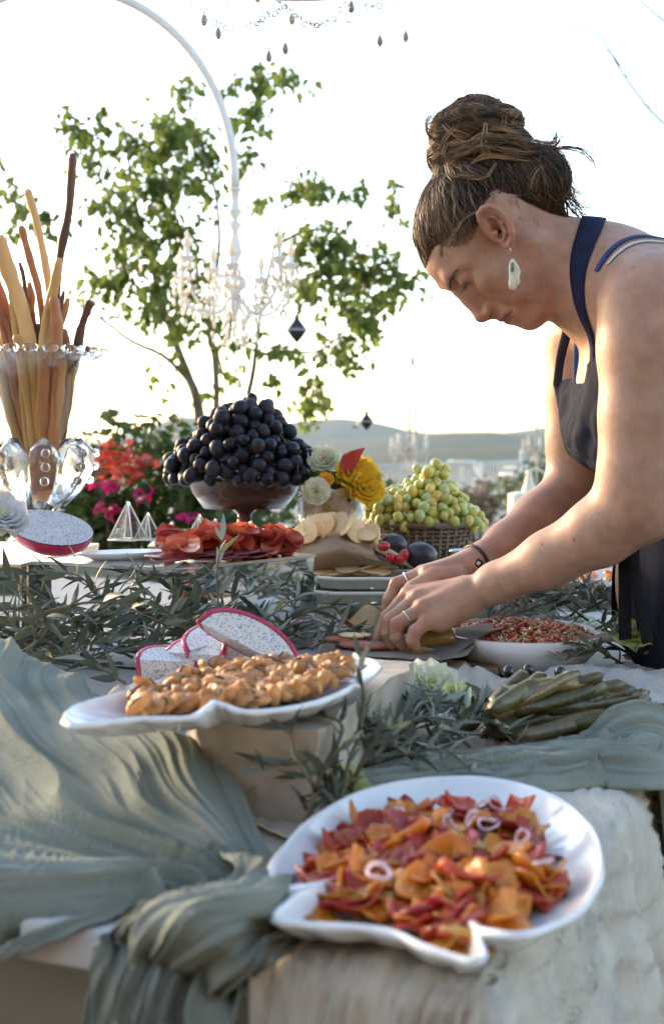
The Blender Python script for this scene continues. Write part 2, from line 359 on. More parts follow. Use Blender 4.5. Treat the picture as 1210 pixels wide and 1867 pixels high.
# two dark lanterns hung in the tree
lan = M('lantern_metal', (.035, .033, .035), .5, .3, 30)
def lantern(px, py, d, h, label, top, wx):
    c = P(px, py, d); t = thing('hanging_lantern', label, 'lantern', c, 'dark lanterns hung from the tree'); r_ = h * .38
    b_ = MB(); b_.lathe([(.002, h * .5), (r_ * .35, h * .47), (r_ * .22, h * .40), (r_ * .55, h * .22), (r_, 0), (r_ * .98, -.03 * h), (r_ * .55, -h * .28), (r_ * .12, -h * .46), (.001, -h * .5)], 8, c); b_.build('cage', lan, t, False)
    b_ = MB(); b_.lathe([(r_ * 1.02, .02 * h), (r_ * 1.02, -.05 * h)], 8, c); b_.build('band', M('lantern_band', (.3, .3, .3), .4, .1, 20), t, False)
    b_ = MB(); b_.tube([c + Vector((0, 0, h * .48)), P(px + wx, top, d)], .0025, 5); b_.build('hook_wire', lan, t)
lantern(541, 601, 5.2, .11, 'dark diamond-shaped lantern hanging just right of the white chandelier', 560, 2)
lantern(668, 768, 5.2, .072, 'small dark lantern hanging low above the far railing', 750, -6)
b_ = MB(); b_.tube(cat([list(P(x, y, 5.2)) for x, y in ((470, 640), (500, 618), (541, 560), (600, 540), (640, 530))], 12), .003, 5); b_.tube(cat([list(P(x, y, 5.2)) for x, y in ((590, 742), (620, 746), (662, 750), (676, 752))], 10), .0025, 5); b_.build('twig', bark, tree)
# ------------------------------------------------------------------ arched chandelier stands
cw = M('chandelier_white', (.80, .79, .76), .4, .06, 20)
crys = M('crystal_pearl', (.74, .71, .64), .12, .1, 60, coat=.5, trl=.45)
bulb_m = M('bulb_glass', (.80, .74, .64), .15, .05, 10, trl=.4)
def arch_stand(loc, rotz, label):
    t = thing('arched_lamp_stand', label, 'lamp stand', (0, 0, 0), 'white arched stands with crystal chandeliers')
    b_ = MB(); b_.tube([(0, 0, .02), (0, 0, 1.0), (0, 0, 1.858)], .0125, 10); b_.lathe([(.001, .03), (.03, .028), (.16, .02), (.17, 0), (.001, 0)], 24); b_.build('pole', cw, t)
    b_ = MB(); b_.tube([(.448 - .448 * math.cos(a), 0, 1.858 + .525 * math.sin(a) ** .95) for a in np.linspace(0, math.pi, 40)], .0118, 10); b_.build('arch', cw, t)
    x0 = .896; k = 1 / 706.0; b_ = MB(); z0 = 1.858
    prof = [(10, 3), (12.5, 0), (12.5, -2), (8, -4), (7.5, -34), (13, -37), (13, -41), (8, -50), (4, -56), (12, -62), (12, -66), (6, -76), (8, -90), (12, -106), (15, -110), (14, -116), (8, -128), (6, -136), (9, -150), (15, -160), (22, -168), (22, -176), (12, -186), (8, -200), (10, -215), (4, -235), (.5, -250)]
    b_.lathe([(r_ * k, z * k) for r_, z in prof], 20, (x0, 0, z0)); b_.build('chandelier_stem', cw, t)
    cm = MB(); cm.ball((0, 0, 0), (.0050, .0050, .0105), 6, 4); cmesh = cm.me('crystal', [crys], False)
    bm2 = MB(); bm2.ball((0, 0, 0), .0042, 6, 5); bead = bm2.me('bead', [crys], False)
    rs = random.Random(4)
    for i in range(7):
        a = 2 * math.pi * i / 7 + .25; R_ = 104 * k; zc = z0 - (150 if i % 2 else 132) * k; ca, sa = math.cos(a), math.sin(a)
        def q(r_, z): return (x0 + r_ * ca, r_ * sa, z)
        pts = cat([q(.012, z0 - 195 * k), q(.05, z0 - 225 * k), q(.10, z0 - 222 * k), q(R_, zc - 40 * k), q(R_, zc - 12 * k)], 16)
        b_ = MB(); b_.tube(pts, .0042, 7); b_.tube(cat([q(.01, z0 - 195 * k), q(.03, z0 - 160 * k), q(.055, z0 - 165 * k), q(.05, z0 - 195 * k), q(.07, z0 - 222 * k)], 12), .003, 6); arm = b_.build('arm', cw, t)
        b_ = MB(); b_.lathe([(.004, -14 * k), (8 * k, -10 * k), (14 * k, -1 * k), (15 * k, 0), (12 * k, 1 * k), (5 * k, 0)], 14, q(R_, zc)); b_.lathe([(5 * k, 0), (5 * k, 14 * k), (.001, 14 * k)], 10, q(R_, zc)); b_.build('candle_cup', cw, arm)
        b_ = MB(); b_.lathe([(3 * k, 14 * k), (7 * k, 20 * k), (7.5 * k, 25 * k), (4 * k, 36 * k), (.0005, 50 * k)], 10, q(R_, zc)); b_.build('bulb', bulb_m, arm)
        for j in range(5):
            aa = j / 5 * 6.28
            for m_ in range(2 + j % 2): link('crystal', cmesh, None, t, loc=(x0 + R_ * ca + .018 * math.cos(aa), R_ * sa + .018 * math.sin(aa), zc - .022 - m_ * .028))
        a2 = a + 2 * math.pi / 7
        for j in range(1, 12):   # swag between arms, and one to the centre
            u = j / 12; px_ = R_ * (1 - u) * ca + R_ * u * math.cos(a2); py_ = R_ * (1 - u) * sa + R_ * u * math.sin(a2)
            link('bead', bead, None, t, loc=(x0 + px_, py_, zc - .03 - .085 * 4 * u * (1 - u) + rs.uniform(-.004, .004)))
            if j % 3 == 1: link('crystal', cmesh, None, t, loc=(x0 + px_, py_, zc - .052 - .085 * 4 * u * (1 - u)))
            if j < 9: link('bead', bead, None, t, loc=(x0 + R_ * (1 - u) * ca, R_ * (1 - u) * sa, zc - .03 - .05 * u - .06 * 4 * u * (1 - u)))
    for j in range(16):
        aa = j / 16 * 6.28; r_ = .03 + .03 * (j % 2)
        for m_ in range(2): link('crystal', cmesh, None, t, loc=(x0 + r_ * math.cos(aa), r_ * math.sin(aa), z0 - (238 + 28 * m_ + 8 * (j % 3)) * k))
    b_ = MB(); b_.tube([(x0, 0, z0 - 248 * k), (x0 + .012, 0, z0 - 350 * k)], .0015, 5); b_.ball((x0 + .012, 0, z0 - 355 * k), (.006, .006, .014), 8, 6); b_.build('pull_drop', crys, t)
    t.location = loc; t.rotation_euler = (0, 0, rotz); return t
p0 = P(-204, 810, 3.4)
st = arch_stand((p0.x, p0.y, 0), 0, 'tall white arch holding the crystal chandelier above the black grapes')
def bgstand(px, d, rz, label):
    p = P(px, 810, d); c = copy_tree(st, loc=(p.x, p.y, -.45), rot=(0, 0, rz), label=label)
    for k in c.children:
        if k.name.split('.')[0] in ('pole', 'arch', 'chandelier_stem', 'arm'): k.material_slots[0].link = 'OBJECT'; k.material_slots[0].material = M('shaded_white', (.34, .32, .30), .6, .1, 20)  # same white metal on the distant copies, darkened to carry their shade in colour
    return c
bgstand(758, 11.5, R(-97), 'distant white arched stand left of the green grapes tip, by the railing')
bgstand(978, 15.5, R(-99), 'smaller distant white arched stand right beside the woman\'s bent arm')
# the chandelier hanging over the table, only its strings of crystals in view
DC = 2.4
ch = thing('crystal_chandelier', 'crystal chandelier above the table with beaded strings hanging into view', 'chandelier', P(545, -120, DC))
cr2 = M('crystal_ring', (.36, .30, .24), .1, .25, 40, coat=.6, trl=.15)
b_ = MB(); c0 = P(545, -70, DC); rg = .2
b_.tube([c0 + Vector((math.cos(a) * rg, math.sin(a) * rg, 0)) for a in np.linspace(0, 6.2832, 40)], .006, 8, cap=False); b_.tube([c0, c0 + Vector((0, 0, .5))], .008, 8)
for a in np.linspace(0, 5.2, 6): b_.tube([c0 + Vector((0, 0, .08)), c0 + Vector((math.cos(a) * rg, math.sin(a) * rg, 0))], .004, 6)
b_.build('hoop', cw, ch)
q = MB(); q.lathe([(.0035, -.001), (.0055, 0), (.0035, .001)], 10, closed=True); ringm = q.me('crystal_ring', [cr2])
q = MB(); q.lathe([(.0005, .012), (.003, .008), (.0055, .001), (.0055, -.003), (.0035, -.007), (.0005, -.009)], 8); dropm = q.me('crystal_drop', [cr2], False)
rs = random.Random(9)
def string(a, b, sag, n, dy0, dy1):
    for i in range(n):
        u = i / (n - 1); y = a[1] + (b[1] - a[1]) * u + sag * 4 * u * (1 - u)
        p = P(a[0] + (b[0] - a[0]) * u + rs.uniform(-2, 2), y + rs.uniform(-3, 3), DC + dy0 + (dy1 - dy0) * u)
        link('crystal_ring', ringm, None, ch, loc=tuple(p - ch.location), rot=(R(90) + rs.gauss(0, .5), rs.gauss(0, .5), rs.gauss(0, .6)), scale=rs.uniform(.8, 1.15))
string((340, -10), (520, -15), 65, 18, -.1, 0); string((405, -10), (520, 0), 45, 12, .1, 0); string((510, 5), (700, -10), 48, 20, 0, .1); string((515, 0), (640, -10), 52, 13, 0, -.12); string((440, -20), (520, 10), 30, 7, .1, 0); string((600, -8), (745, -5), 18, 12, .1, .05)
for (x, y, dd) in ((490, 104, 0), (520, 90, -.05), (692, 76, .05), (739, 68, .08), (398, 62, -.1), (372, 38, -.1), (532, 36, 0), (470, -4, .1), (640, 14, -.1)):
    p = P(x, y, DC + dd); link('crystal_drop', dropm, None, ch, loc=tuple(p - ch.location), rot=(0, 0, rs.uniform(0, 3)), scale=1.1)
    b_ = MB(); b_.tube([p + Vector((0, 0, .01)), P(x, -70, DC + dd)], .0005, 4); b_.build('thread', cr2, ch)
# ------------------------------------------------------------------ far cafe chairs and table
def wire_chair(loc, rz, label):
    t = thing('wire_chair', label, 'chair', (0, 0, 0), 'white wire chairs on the terrace')
    b_ = MB(); b_.lathe([(.001, .45), (.2, .45), (.21, .44), (.2, .43), (.001, .43)], 20); b_.build('seat', white_paint, t)
    for sx in (-1, 1):
        for sy in (-1, 1):
            b_ = MB(); b_.tube([(.15 * sx, .15 * sy, .44), (.21 * sx, .2 * sy, 0)], .012, 6); b_.build('leg', white_paint, t)
    b_ = MB(); b_.tube(cat([(-.19, .12, .44), (-.24, .2, .7), (-.23, .0 + .0, .0)][:0] or [(-.16, .17, .44), (-.27, .19, .7), (-.32, .1, .88), (-.33, 0, .92), (-.32, -.1, .88), (-.27, -.19, .7), (-.16, -.17, .44)], 24), .012, 6)
    for y in (-.1, -.03, .04, .1): b_.tube([(-.18, y, .44), (-.32, y * .9, .89)], .006, 5)
    b_.build('backrest', white_paint, t); t.location = loc; t.rotation_euler = (0, 0, rz); return t
g = lambda px, d: (P(px, 810, d).x, d, 0)
wc = wire_chair(g(903, 20.5), R(0), 'white wire chair with a tall loop back left of the ivory jug')
copy_tree(wc, loc=g(838, 19.8), rot=(0, 0, R(160)), label='white wire chair mostly hidden behind the green grapes')
copy_tree(wc, loc=g(1010, 22), rot=(0, 0, R(170)), label='white wire chair hidden behind the woman\'s forearm')
t = thing('cafe_table', 'white round garden table with a thin top behind the ivory jug', 'table', g(955, 20.7))
b_ = MB(); c = Vector(g(955, 20.7)); b_.lathe([(.001, .74), (.4, .74), (.4, .71), (.001, .71)], 24, c); b_.build('tabletop', white_paint, t); b_ = MB(); b_.tube([c + Vector((0, 0, .02)), c + Vector((0, 0, .715))], .03, 8); b_.lathe([(.001, .03), (.25, .02), (.25, 0), (.001, 0)], 20, c); b_.build('pedestal', white_paint, t)
t2 = copy_tree(t, loc=g(700, 16.5), label='white round garden table between the flowers and the green grapes')
# ================================================================== TABLE
TZ = .90; BC = Vector((.08, .72)); E1 = Vector((.9253, -.3794)); E2 = Vector((.3794, .9253))
def T(a, b, z=TZ): p = BC - E1 * a + E2 * b; return Vector((p.x, p.y, z))
def dedge(px):
    q = (px - 605) / FPX; a = (.08 - .72 * q) / (.9253 + .3794 * q); return .72 + .3794 * a
AZ = math.atan2(E1.y, E1.x)
stone = M('table_stone', (.40, .385, .37), .75, .2, 9, col2=(.52, .50, .48), bump=.6, bs=55)
plaster = M('plaster', (.22, .20, .165), .9, .2, 6, bump=.4, bs=40)
tb = thing('stone_table', 'long pale stone table carrying the whole buffet', 'table', T(.8, 1.1, 0))
def slab(a0, a1, b0, b1, z0, z1, name, m, parent, bv=.004):
    b_ = MB(); b_.add([T(a0, b0, z0), T(a1, b0, z0), T(a1, b1, z0), T(a0, b1, z0), T(a0, b0, z1), T(a1, b0, z1), T(a1, b1, z1), T(a0, b1, z1)], [(0, 1, 2, 3), (7, 6, 5, 4), (0, 4, 5, 1), (1, 5, 6, 2), (2, 6, 7, 3), (3, 7, 4, 0)])
    o = b_.build(name, m, parent, False); bevel(o, bv); return o
slab(0, 1.75, 0, 2.3, TZ - .027, TZ, 'tabletop', stone, tb)
slab(.1, 1.65, .07, 2.2, 0, TZ - .0275, 'base', plaster, tb)
# ------------------------------------------------------------------ cloths
linen = M('linen', (.52, .475, .40), .95, .08, 42, col2=(.66, .615, .54), bump=1.0, bs=340, stretch=(1, .3, .25), trl=.12, spec=.15)
green = M('green_gauze', (.205, .225, .185), .95, .12, 14, col2=(.31, .33, .285), bump=.8, bs=300, trl=.2, spec=.15)
def sheet(name, rows, m, th=.0015, label=None, cat_='cloth', parent=None):
    b_ = MB(); b_.grid(rows); o = b_.build(name, m, parent); solidify(o, th, 1)
    if label: tag(o, label, cat_)
    return o
def settle(base, f):
    """folds raised along the normal of the support surface, leaning the way gravity pulls them"""
    du = np.gradient(base, axis=1); dv = np.gradient(base, axis=0); N = np.cross(du, dv); N /= np.linalg.norm(N, axis=2, keepdims=True) + 1e-12
    if N[..., 2].mean() < 0: N = -N
    X = base + N * f[..., None]; X[..., 1] -= .35 * np.clip(f, 0, 1); return [[tuple(p) for p in r] for r in X]
rows = []
for j in range(170):
    b = -.42 + 1.25 * j / 169; row = []
    amax = .13 + .37 * min(1, max(0, b - .15) / .25)
    for i in range(300):
        a = -.36 + (amax + .36) * i / 299; da, db = max(0, -a), max(0, -b)
        drop = max(da, db) + .25 * min(da, db); k = min(da, db)
        w_ = nz(a * 5, b * 5, 3); cr = nz(a * 30 + 4 * w_, b * 4, 2) * .0034 + nz(a * 10 + b * 4, b * 5, 5) * .0025 + (1 - abs(nz(a * 75 + 7 * w_, b * 6, 9))) ** 3 * .0046 + (1 - abs(nz(a * 170 + 12 * w_, b * 10, 12))) ** 3 * .0026 - .003
        if a > 0 and b > 0:
            p = T(a, b, TZ + .004 + abs(cr) + .006 * max(0, nz(a * 9, b * 11, 3)))
        else:
            rd = .012; o_ = min(drop, rd); p = T(max(a, 0), max(b, 0), TZ + .004 - max(0, drop - rd * .4))
            hang = min(1, drop / .12); fl = (.012 + .022 * hang * (da > 0) + .016 * hang * (math.sin(a * 75 + 2 * nz(a * 5, 1, 1)) * .5 + .5) * (db > da) + .02 * hang * (math.sin(b * 48) * .5 + .5) * (da >= db))
            v = (E1 * (da > 0) * (1 if da >= db else .25 + .75 * k / max(db, 1e-4)) - E2 * (db > 0) * (1 if db >= da else .25 + .75 * k / max(da, 1e-4)))
            v = Vector((v.x, v.y, 0)) * (fl * o_ / rd) + Vector((E1.x - E2.x, E1.y - E2.y, 0)) * k * .28
            n_ = Vector((E1.x, E1.y, 0)) if da > db else Vector((-E2.x, -E2.y, 0))
            p = p + v + n_ * cr * 1.5
        row.append(p)
    rows.append(row)
sheet('linen_cloth', rows, linen, label='cream crinkled linen cloth hanging over the near table corner', cat_='tablecloth')
# green gauze, left: folds radiate from the gather beside the shell plate
GA = U(520, 1600, .915)
def rdg(x, y, z=0.0, e=2): return (1 - abs(nz(x, y, z))) ** e
def gfold(p, s=1.0, seed=0):
    dx, dy = p[0] - GA.x, p[1] - GA.y; r = math.hypot(dx, dy); an = math.atan2(dy, -dx)
    w = .55 * nz(p[0] * 4, p[1] * 4, 1 + seed) + .2 * nz(p[0] * 11, p[1] * 11, 2 + seed); r_ = r * 1.1
    f = rdg(an * 2.6 + w * 1.6, r_ * 1.5, seed) * .020 + rdg(an * 7 + w * 3, r_ * 1.6, 3 + seed, 3) * .009 + rdg(an * 16 + w * 6, r_ * 2.4, 6 + seed, 3) * .0050 + rdg(an * 37 + w * 12, r_ * 4, 9 + seed, 3) * .0024 + nz(an * 80 + w * 26, r * 9, 8 + seed) * .0009
    return f * min(1, r / .10 + .15) * s
gA = [[(-160, 1178, 1.33), (-30, 1186, 1.30), (60, 1205, 1.28), (160, 1268, 1.25), (290, 1345, 1.10), (385, 1365, 1.075)],
      [(-160, 1330, 1.14), (-30, 1335, 1.13), (60, 1335, 1.13), (190, 1365, 1.10), (325, 1410, 1.04), (440, 1450, 1.02)],
      [(-160, 1480, 1.0), (-30, 1480, 1.0), (80, 1480, 1.0), (230, 1490, .99), (365, 1510, .975), (480, 1540, .965)],
      [(-160, 1640, .90), (-30, 1625, .895), (80, 1612, .895), (230, 1592, .91), (375, 1585, .92), (505, 1578, .93)],
      [(-160, 1700, .865), (-30, 1690, .85), (70, 1680, .852), (210, 1660, .86), (350, 1625, .885), (508, 1592, .925)],
      [(-160, 1840, dedge(-160) - .015), (-30, 1800, dedge(-30) - .012), (60, 1752, .815), (200, 1700, .825), (350, 1648, .868), (512, 1602, .925)]]
Gg = catgrid([[list(P(*q)) for q in r] for r in gA], 150, 200)
Gg[..., 2] = np.where(np.arange(150)[:, None] < 130, np.maximum(Gg[..., 2], TZ + .004), Gg[..., 2])
ff = np.array([[(gfold(Gg[i, j]) - .012) * (.3 + .7 * min(1, (1 - j / 199) * 5)) for j in range(200)] for i in range(150)])
rows = settle(Gg, ff)
sheet('green_drape', rows, green, label='sage green gauze drape heaped over the left end of the table')
gB = [[U(400, 1560, .912), U(520, 1590, .908), U(600, 1632, .903), U(685, 1690, .903)],
      [U(425, 1622, .93), U(485, 1652, .935), U(535, 1692, .908), U(580, 1718, .904)],
      [U(300, 1652, .925), U(372, 1690, .935), U(432, 1728, .918), U(500, 1756, .906)],
      [P(200, 1700, dedge(200) - .004), P(282, 1738, dedge(282) - .004), P(362, 1772, dedge(362) - .004), P(445, 1800, dedge(445) - .004)],
      [P(172, 1770, dedge(172) - .03), P(258, 1800, dedge(258) - .034), P(345, 1830, dedge(345) - .034), P(430, 1858, dedge(430) - .03)],
      [P(166, 1930, dedge(172) - .03), P(250, 1940, dedge(258) - .036), P(338, 1950, dedge(345) - .036), P(424, 1970, dedge(430) - .03)],
      [P(166, 2200, dedge(172) - .03), P(250, 2210, dedge(258) - .036), P(338, 2220, dedge(345) - .036), P(418, 2230, dedge(430) - .03)]]
Gg = catgrid([[list(q) for q in r] for r in gB], 150, 120)
ff = np.zeros((150, 120))
for i in range(150):
    for j in range(120):
        u, v = j / 119, i / 149; w = .5 * nz(u * 2, v * 3, 4) + .18 * nz(u * 6, v * 8, 5)
        ff[i, j] = (rdg(u * 3.2 + w * 1.8, v * 1.3, 20) * .022 + rdg(u * 8 + w * 3.4, v * 2, 23, 3) * .011 + rdg(u * 18 + w * 6, v * 3, 26, 3) * .0055 + rdg(u * 40 + w * 12, v * 5, 28, 3) * .0022 - .012) * min(1, .35 + v * 2.4) * (1 - .75 * min(1, max(0, (u - .5) * 4)) * min(1, max(0, (.45 - v) * 5))) * (.35 + .65 * math.sin(math.pi * min(1, .06 + u * .9)) ** .5)
rows = settle(Gg, ff)
sheet('green_drape', rows, green, label='sage green gauze length falling over the front table edge')
# green gauze, right: a gathered runner crossing behind the shell plate and over the right edge
rp = [(600, 1452, .905, .07, .008), (720, 1440, .905, .08, .010), (850, 1424, .905, .10, .013), (960, 1412, .905, .12, .016), (1060, 1404, .905, .13, .018), (1130, 1402, .905, .14, .018)]
path = [list(U(x, y, z)) + [wd, h] for x, y, z, wd, h in rp]
e_ = T(-.008, .555, .903); path += [[e_.x, e_.y, .903, .14, .018]]; e_ = T(-.03, .545, .86); path += [[e_.x, e_.y, .85, .14, .02]]; e_ = T(-.035, .54, .7); path += [[e_.x, e_.y, .7, .13, .02]]; path += [[e_.x + .005, e_.y - .01, .45, .12, .02]]
pc = cat(path, 170); gb = np.zeros((170, 80, 3)); ff = np.zeros((170, 80))
for i in range(170):
    p = pc[i]; t = np.array(pc[min(i + 1, 169)][:3]) - np.array(pc[max(i - 1, 0)][:3]); t /= np.linalg.norm(t)
    hang = min(1, abs(t[2]) * 1.3); upv = np.array((0, 0, 1.0)) * (1 - hang) + np.array((E1.x, E1.y, 0)) * hang; upv -= t * (upv @ t); upv /= np.linalg.norm(upv); sd = np.cross(t, upv)
    for j in range(80):
        u = j / 79 * 2 - 1; v = i / 169; gb[i, j] = np.array(p[:3]) + sd * u * p[3] * .5 * (1 + .15 * nz(v * 6, u, 9)) + upv * (p[4] * .8 * max(0, 1 - u * u) ** .6)
        w = .5 * nz(u * 1.2, v * 5, 4) + .2 * nz(u * 3, v * 12, 5)
        ff[i, j] = (rdg(u * 2.0 + w * 1.6, v * 2.2, 31) * .012 + rdg(u * 4.6 + w * 3, v * 3, 33, 3) * .007 + rdg(u * 10 + w * 5, v * 5, 36, 3) * .0035 + rdg(u * 22 + w * 9, v * 8, 38, 3) * .0015 - .009) * (1 - u ** 6)
rows = settle(gb, ff)
sheet('green_runner', rows, green, label='sage green gauze runner crossing the linen and dropping off the right edge')
def crumple(name, label, c, rx, ry, h, seed, m, cat_='napkin', rot=0, hs=9):
    rows = []
    for i in range(70):
        row = []
        for j in range(70):
            u, v = i / 34.5 - 1, j / 34.5 - 1; r = max(abs(u), abs(v)); x, y = u * rx * (1 + .2 * nz(v * 2, seed)), v * ry * (1 + .2 * nz(u * 2, seed, 4))
            zz = h * max(0, 1 - r ** 3) * (.25 + .5 * (1 - abs(nz(u * 1.6 + .8 * nz(v * 2, u, 5), v * 1.6, seed))) ** 3 + .3 * (1 - abs(nz(u * 3 + nz(v * 3, u, 2), v * 2.6 + u, seed + 3))) ** 4) + .05 * h * nz(u * hs, v * hs, seed)
            row.append((c[0] + x * math.cos(rot) - y * math.sin(rot), c[1] + x * math.sin(rot) + y * math.cos(rot), c[2] + max(.001, zz)))
        rows.append(row)
    return sheet(name, rows, m, .0012, label, cat_)
c = U(765, 1236, .905); crumple('linen_napkin', 'crumpled cream napkin between the filled platter and the salad bowl', c, .085, .11, .03, 3, linen, rot=.3)
c = U(1165, 1262, .905); crumple('linen_napkin', 'crumpled pale napkin beside the apron, behind the green rolls', c, .10, .14, .03, 8, M('napkin_grey', (.46, .45, .43), .9, .1, 30, bump=.5, bs=300, trl=.15), rot=.5)
c = U(1010, 1152, .905); crumple('linen_napkin', 'pale green crumpled napkin behind the white salad bowl', c, .09, .06, .03, 13, M('napkin_green', (.42, .46, .33), .9, .1, 30, bump=.4, bs=300), rot=-.1)
c = Vector((-.155, 1.33, .905)); crumple('linen_napkin', 'beige crumpled napkin left of the sliced dragon fruit', c, .08, .09, .06, 17, linen, rot=.2)
# ------------------------------------------------------------------ stone block
def rough_block(pts, z0, z1, seed, amp=.006, n=22):
    """four plan corners -> weathered block"""
    b_ = MB(); A_, B_, C_, D_ = [Vector(p) for p in pts]
    def face(f):
        rows = []
        for i in range(n + 1):
            rows.append([f(i / n, j / n) for j in range(n + 1)])
        rows = [[(p[0] + amp * nz(p[0] * 24, p[1] * 24, p[2] * 24 + seed) + amp * .5 * nz(p[0] * 70, p[1] * 70, p[2] * 70), p[1] + amp * nz(p[0] * 24 + 9, p[1] * 24, p[2] * 24 + seed) + amp * .5 * nz(p[0] * 70 + 5, p[1] * 70, p[2] * 70), p[2] + amp * .6 * nz(p[0] * 24, p[1] * 24 + 7, p[2] * 24 + seed)) for p in r] for r in rows]
        b_.grid(rows)
    L = lambda a, b, t: a + (b - a) * t
    for a, b in ((A_, B_), (B_, C_), (C_, D_), (D_, A_)): face(lambda u, v, a=a, b=b: (*L(a, b, u), z0 + (z1 - z0) * v))
    face(lambda u, v: (*L(L(A_, B_, u), L(D_, C_, u), v), z1))
    return b_
blk = M('block_stone', (.27, .225, .175), .9, .3, 14, col2=(.50, .45, .39), bump=1.2, bs=45)
o = rough_block([(-.108, 1.055), (-.012, 1.02), (.085, 1.34), (-.16, 1.40)], TZ + .004, .978, 5).build('stone_block', blk); tag(o, 'rough limestone block standing under the platter of baked mussels', 'stone block')
# ------------------------------------------------------------------ shell dishes
china = M('china_white', (.74, .745, .75), .16, .03, 30, coat=.4, spec=.5)
def closed(pts, n):
    m = len(pts); q = pts[-2:] + pts + pts[:3]; c = cat(q, (len(q) - 1) * 12 + 1); seg = c[24:24 + m * 12]
    idx = np.linspace(0, len(seg), n, endpoint=False).astype(int); return [seg[i] for i in idx]
DISH = {}
def in_dish(key, rmax, rs):
    ol, c = next(v for k, v in DISH.items() if key in k); p = ol[rs.randrange(len(ol))]; r = rmax * math.sqrt(rs.random()); return Vector((c[0] + (p[0] - c[0]) * r, c[1] + (p[1] - c[1]) * r, c[2])), r
def shell_dish(name, label, outline, zs, ctr, depth, group=None, wall=.45, ribs=.0008, catg='platter', n=240, foot=None):
    pts = [np.array(U(x, y, zs + (lift if lift else 0))) for x, y, lift in [(q + (0,))[:3] for q in outline]]
    ol = closed(pts, n); DISH[label] = (ol, np.array(ctr)); c = np.array(ctr); b_ = MB(); prof = [(0, 0), (.3, 0), (.55, .01), (.7, .06), (.8, .2), (.88, .42), (.94, .68), (.98, .9), (1, 1)]
    vs = [];
    for (r, h) in prof:
        for k, p in enumerate(ol):
            zf = c[2]; zz = zf + (p[2] - zf) * h; rp_ = r
            vs.append((c[0] + (p[0] - c[0]) * rp_, c[1] + (p[1] - c[1]) * rp_, zz + ribs * math.sin(k * 2 * math.pi * 26 / n) * min(1, r * 1.4) * (r < .99)))
    m_ = len(prof); fs = [(i * n + k, i * n + (k + 1) % n, (i + 1) * n + (k + 1) % n, (i + 1) * n + k) for i in range(1, m_ - 1) for k in range(n)]
    fs += [(0, n + k, n + (k + 1) % n) for k in range(n)]
    b_.add(vs, fs); o = b_.build(name, china, None); solidify(o, .0042, -1)
    tag(o, label, catg, group); return o
ol1 = [(488, 1606), (500, 1568), (540, 1515), (592, 1474), (660, 1440), (750, 1420), (850, 1414), (935, 1424), (1010, 1450), (1062, 1488), (1092, 1540), (1092, 1592), (1064, 1645), (1010, 1680), (950, 1697, .003), (900, 1694, .002), (872, 1684, -.002), (850, 1660, -.010), (846, 1652, -.011), (856, 1684, -.006), (868, 1718, 0), (874, 1740, .001), (866, 1744, .001), (835, 1740), (770, 1718), (716, 1694), (650, 1684), (570, 1680), (512, 1672), (502, 1664), (530, 1642), (565, 1622), (604, 1602, -.008), (612, 1598, -.009), (560, 1610, -.002), (505, 1616), (488, 1612)]
c1 = U(790, 1572, .9115)
shell_dish('shell_platter', 'white shell-shaped platter heaped with dried orange and red fruit crisps', ol1, .936, c1, .02)
ol2 = [(116, 1306), (140, 1284), (230, 1258), (330, 1228), (430, 1208), (550, 1198), (640, 1196), (680, 1202), (690, 1216), (664, 1236), (640, 1250), (590, 1272), (520, 1288), (450, 1293), (412, 1282, .003), (388, 1276, .006), (372, 1288, .003), (340, 1304), (250, 1306), (180, 1314), (130, 1318)]
c2 = U(450, 1256, .985)
shell_dish('shell_platter', 'white leaf-shaped platter full of glazed mussels on the stone block', ol2, 1.004, c2, .02)
# ------------------------------------------------------------------ crisps
def chip_mesh(rs, kind):
    b_ = MB(); n = 14; r0 = rs.uniform(.013, .0185); cx, cy = rs.uniform(14, 34), rs.uniform(-14, 20); vs = []; rr_ = [r0 * (1 + .22 * math.sin(2 * a + rs.random() * 6) * .6 + rs.uniform(-.12, .12)) for a in np.linspace(0, 6.28, n)]
    for q in (0, .35, .7, 1):
        for k in range(n):
            a = 6.283 * k / n; x, y = rr_[k] * q * math.cos(a) * (1 if kind else .75), rr_[k] * q * math.sin(a); z = cx * x * x + cy * y * y + .0022 * math.sin(3 * a + q * 2) * q
            vs.append((x, y, z))
    b_.add(vs, [(i * n + k, i * n + (k + 1) % n, (i + 1) * n + (k + 1) % n, (i + 1) * n + k) for i in range(3) for k in range(n)])
    return b_
rs = random.Random(31)
cm = [M('crisp_orange', (.72, .20, .012), .3, .3, 45, col2=(.80, .36, .035), trl=.35, coat=.4, bump=.4, bs=200), M('crisp_red', (.50, .03, .012), .3, .35, 45, col2=(.68, .10, .025), trl=.3, coat=.4, bump=.4, bs=200),
      M('crisp_crimson', (.42, .015, .022), .3, .4, 45, col2=(.58, .05, .04), trl=.3, coat=.4, bump=.4, bs=200), M('crisp_amber', (.74, .38, .06), .35, .25, 45, col2=(.80, .52, .16), trl=.35, coat=.3)]
chips = []
for m_i, cnt in ((0, 9), (1, 5), (2, 2), (3, 1)):
    for k in range(cnt):
        me_ = chip_mesh(rs, k % 2).me('fruit_crisp', [cm[m_i]]); chips.append((m_i, me_))
nmc = {0: 'orange', 1: 'red', 2: 'crimson', 3: 'pale amber'}
placed = []
def pile(n, hgt, zb, fn, seed):
    rs = random.Random(seed)
    for i in range(n):
        p, r = in_dish('fruit crisps', .76, rs); p.z = zb + hgt * max(0, 1 - (r / .78) ** 2) * i / n; fn(p, rs, i)
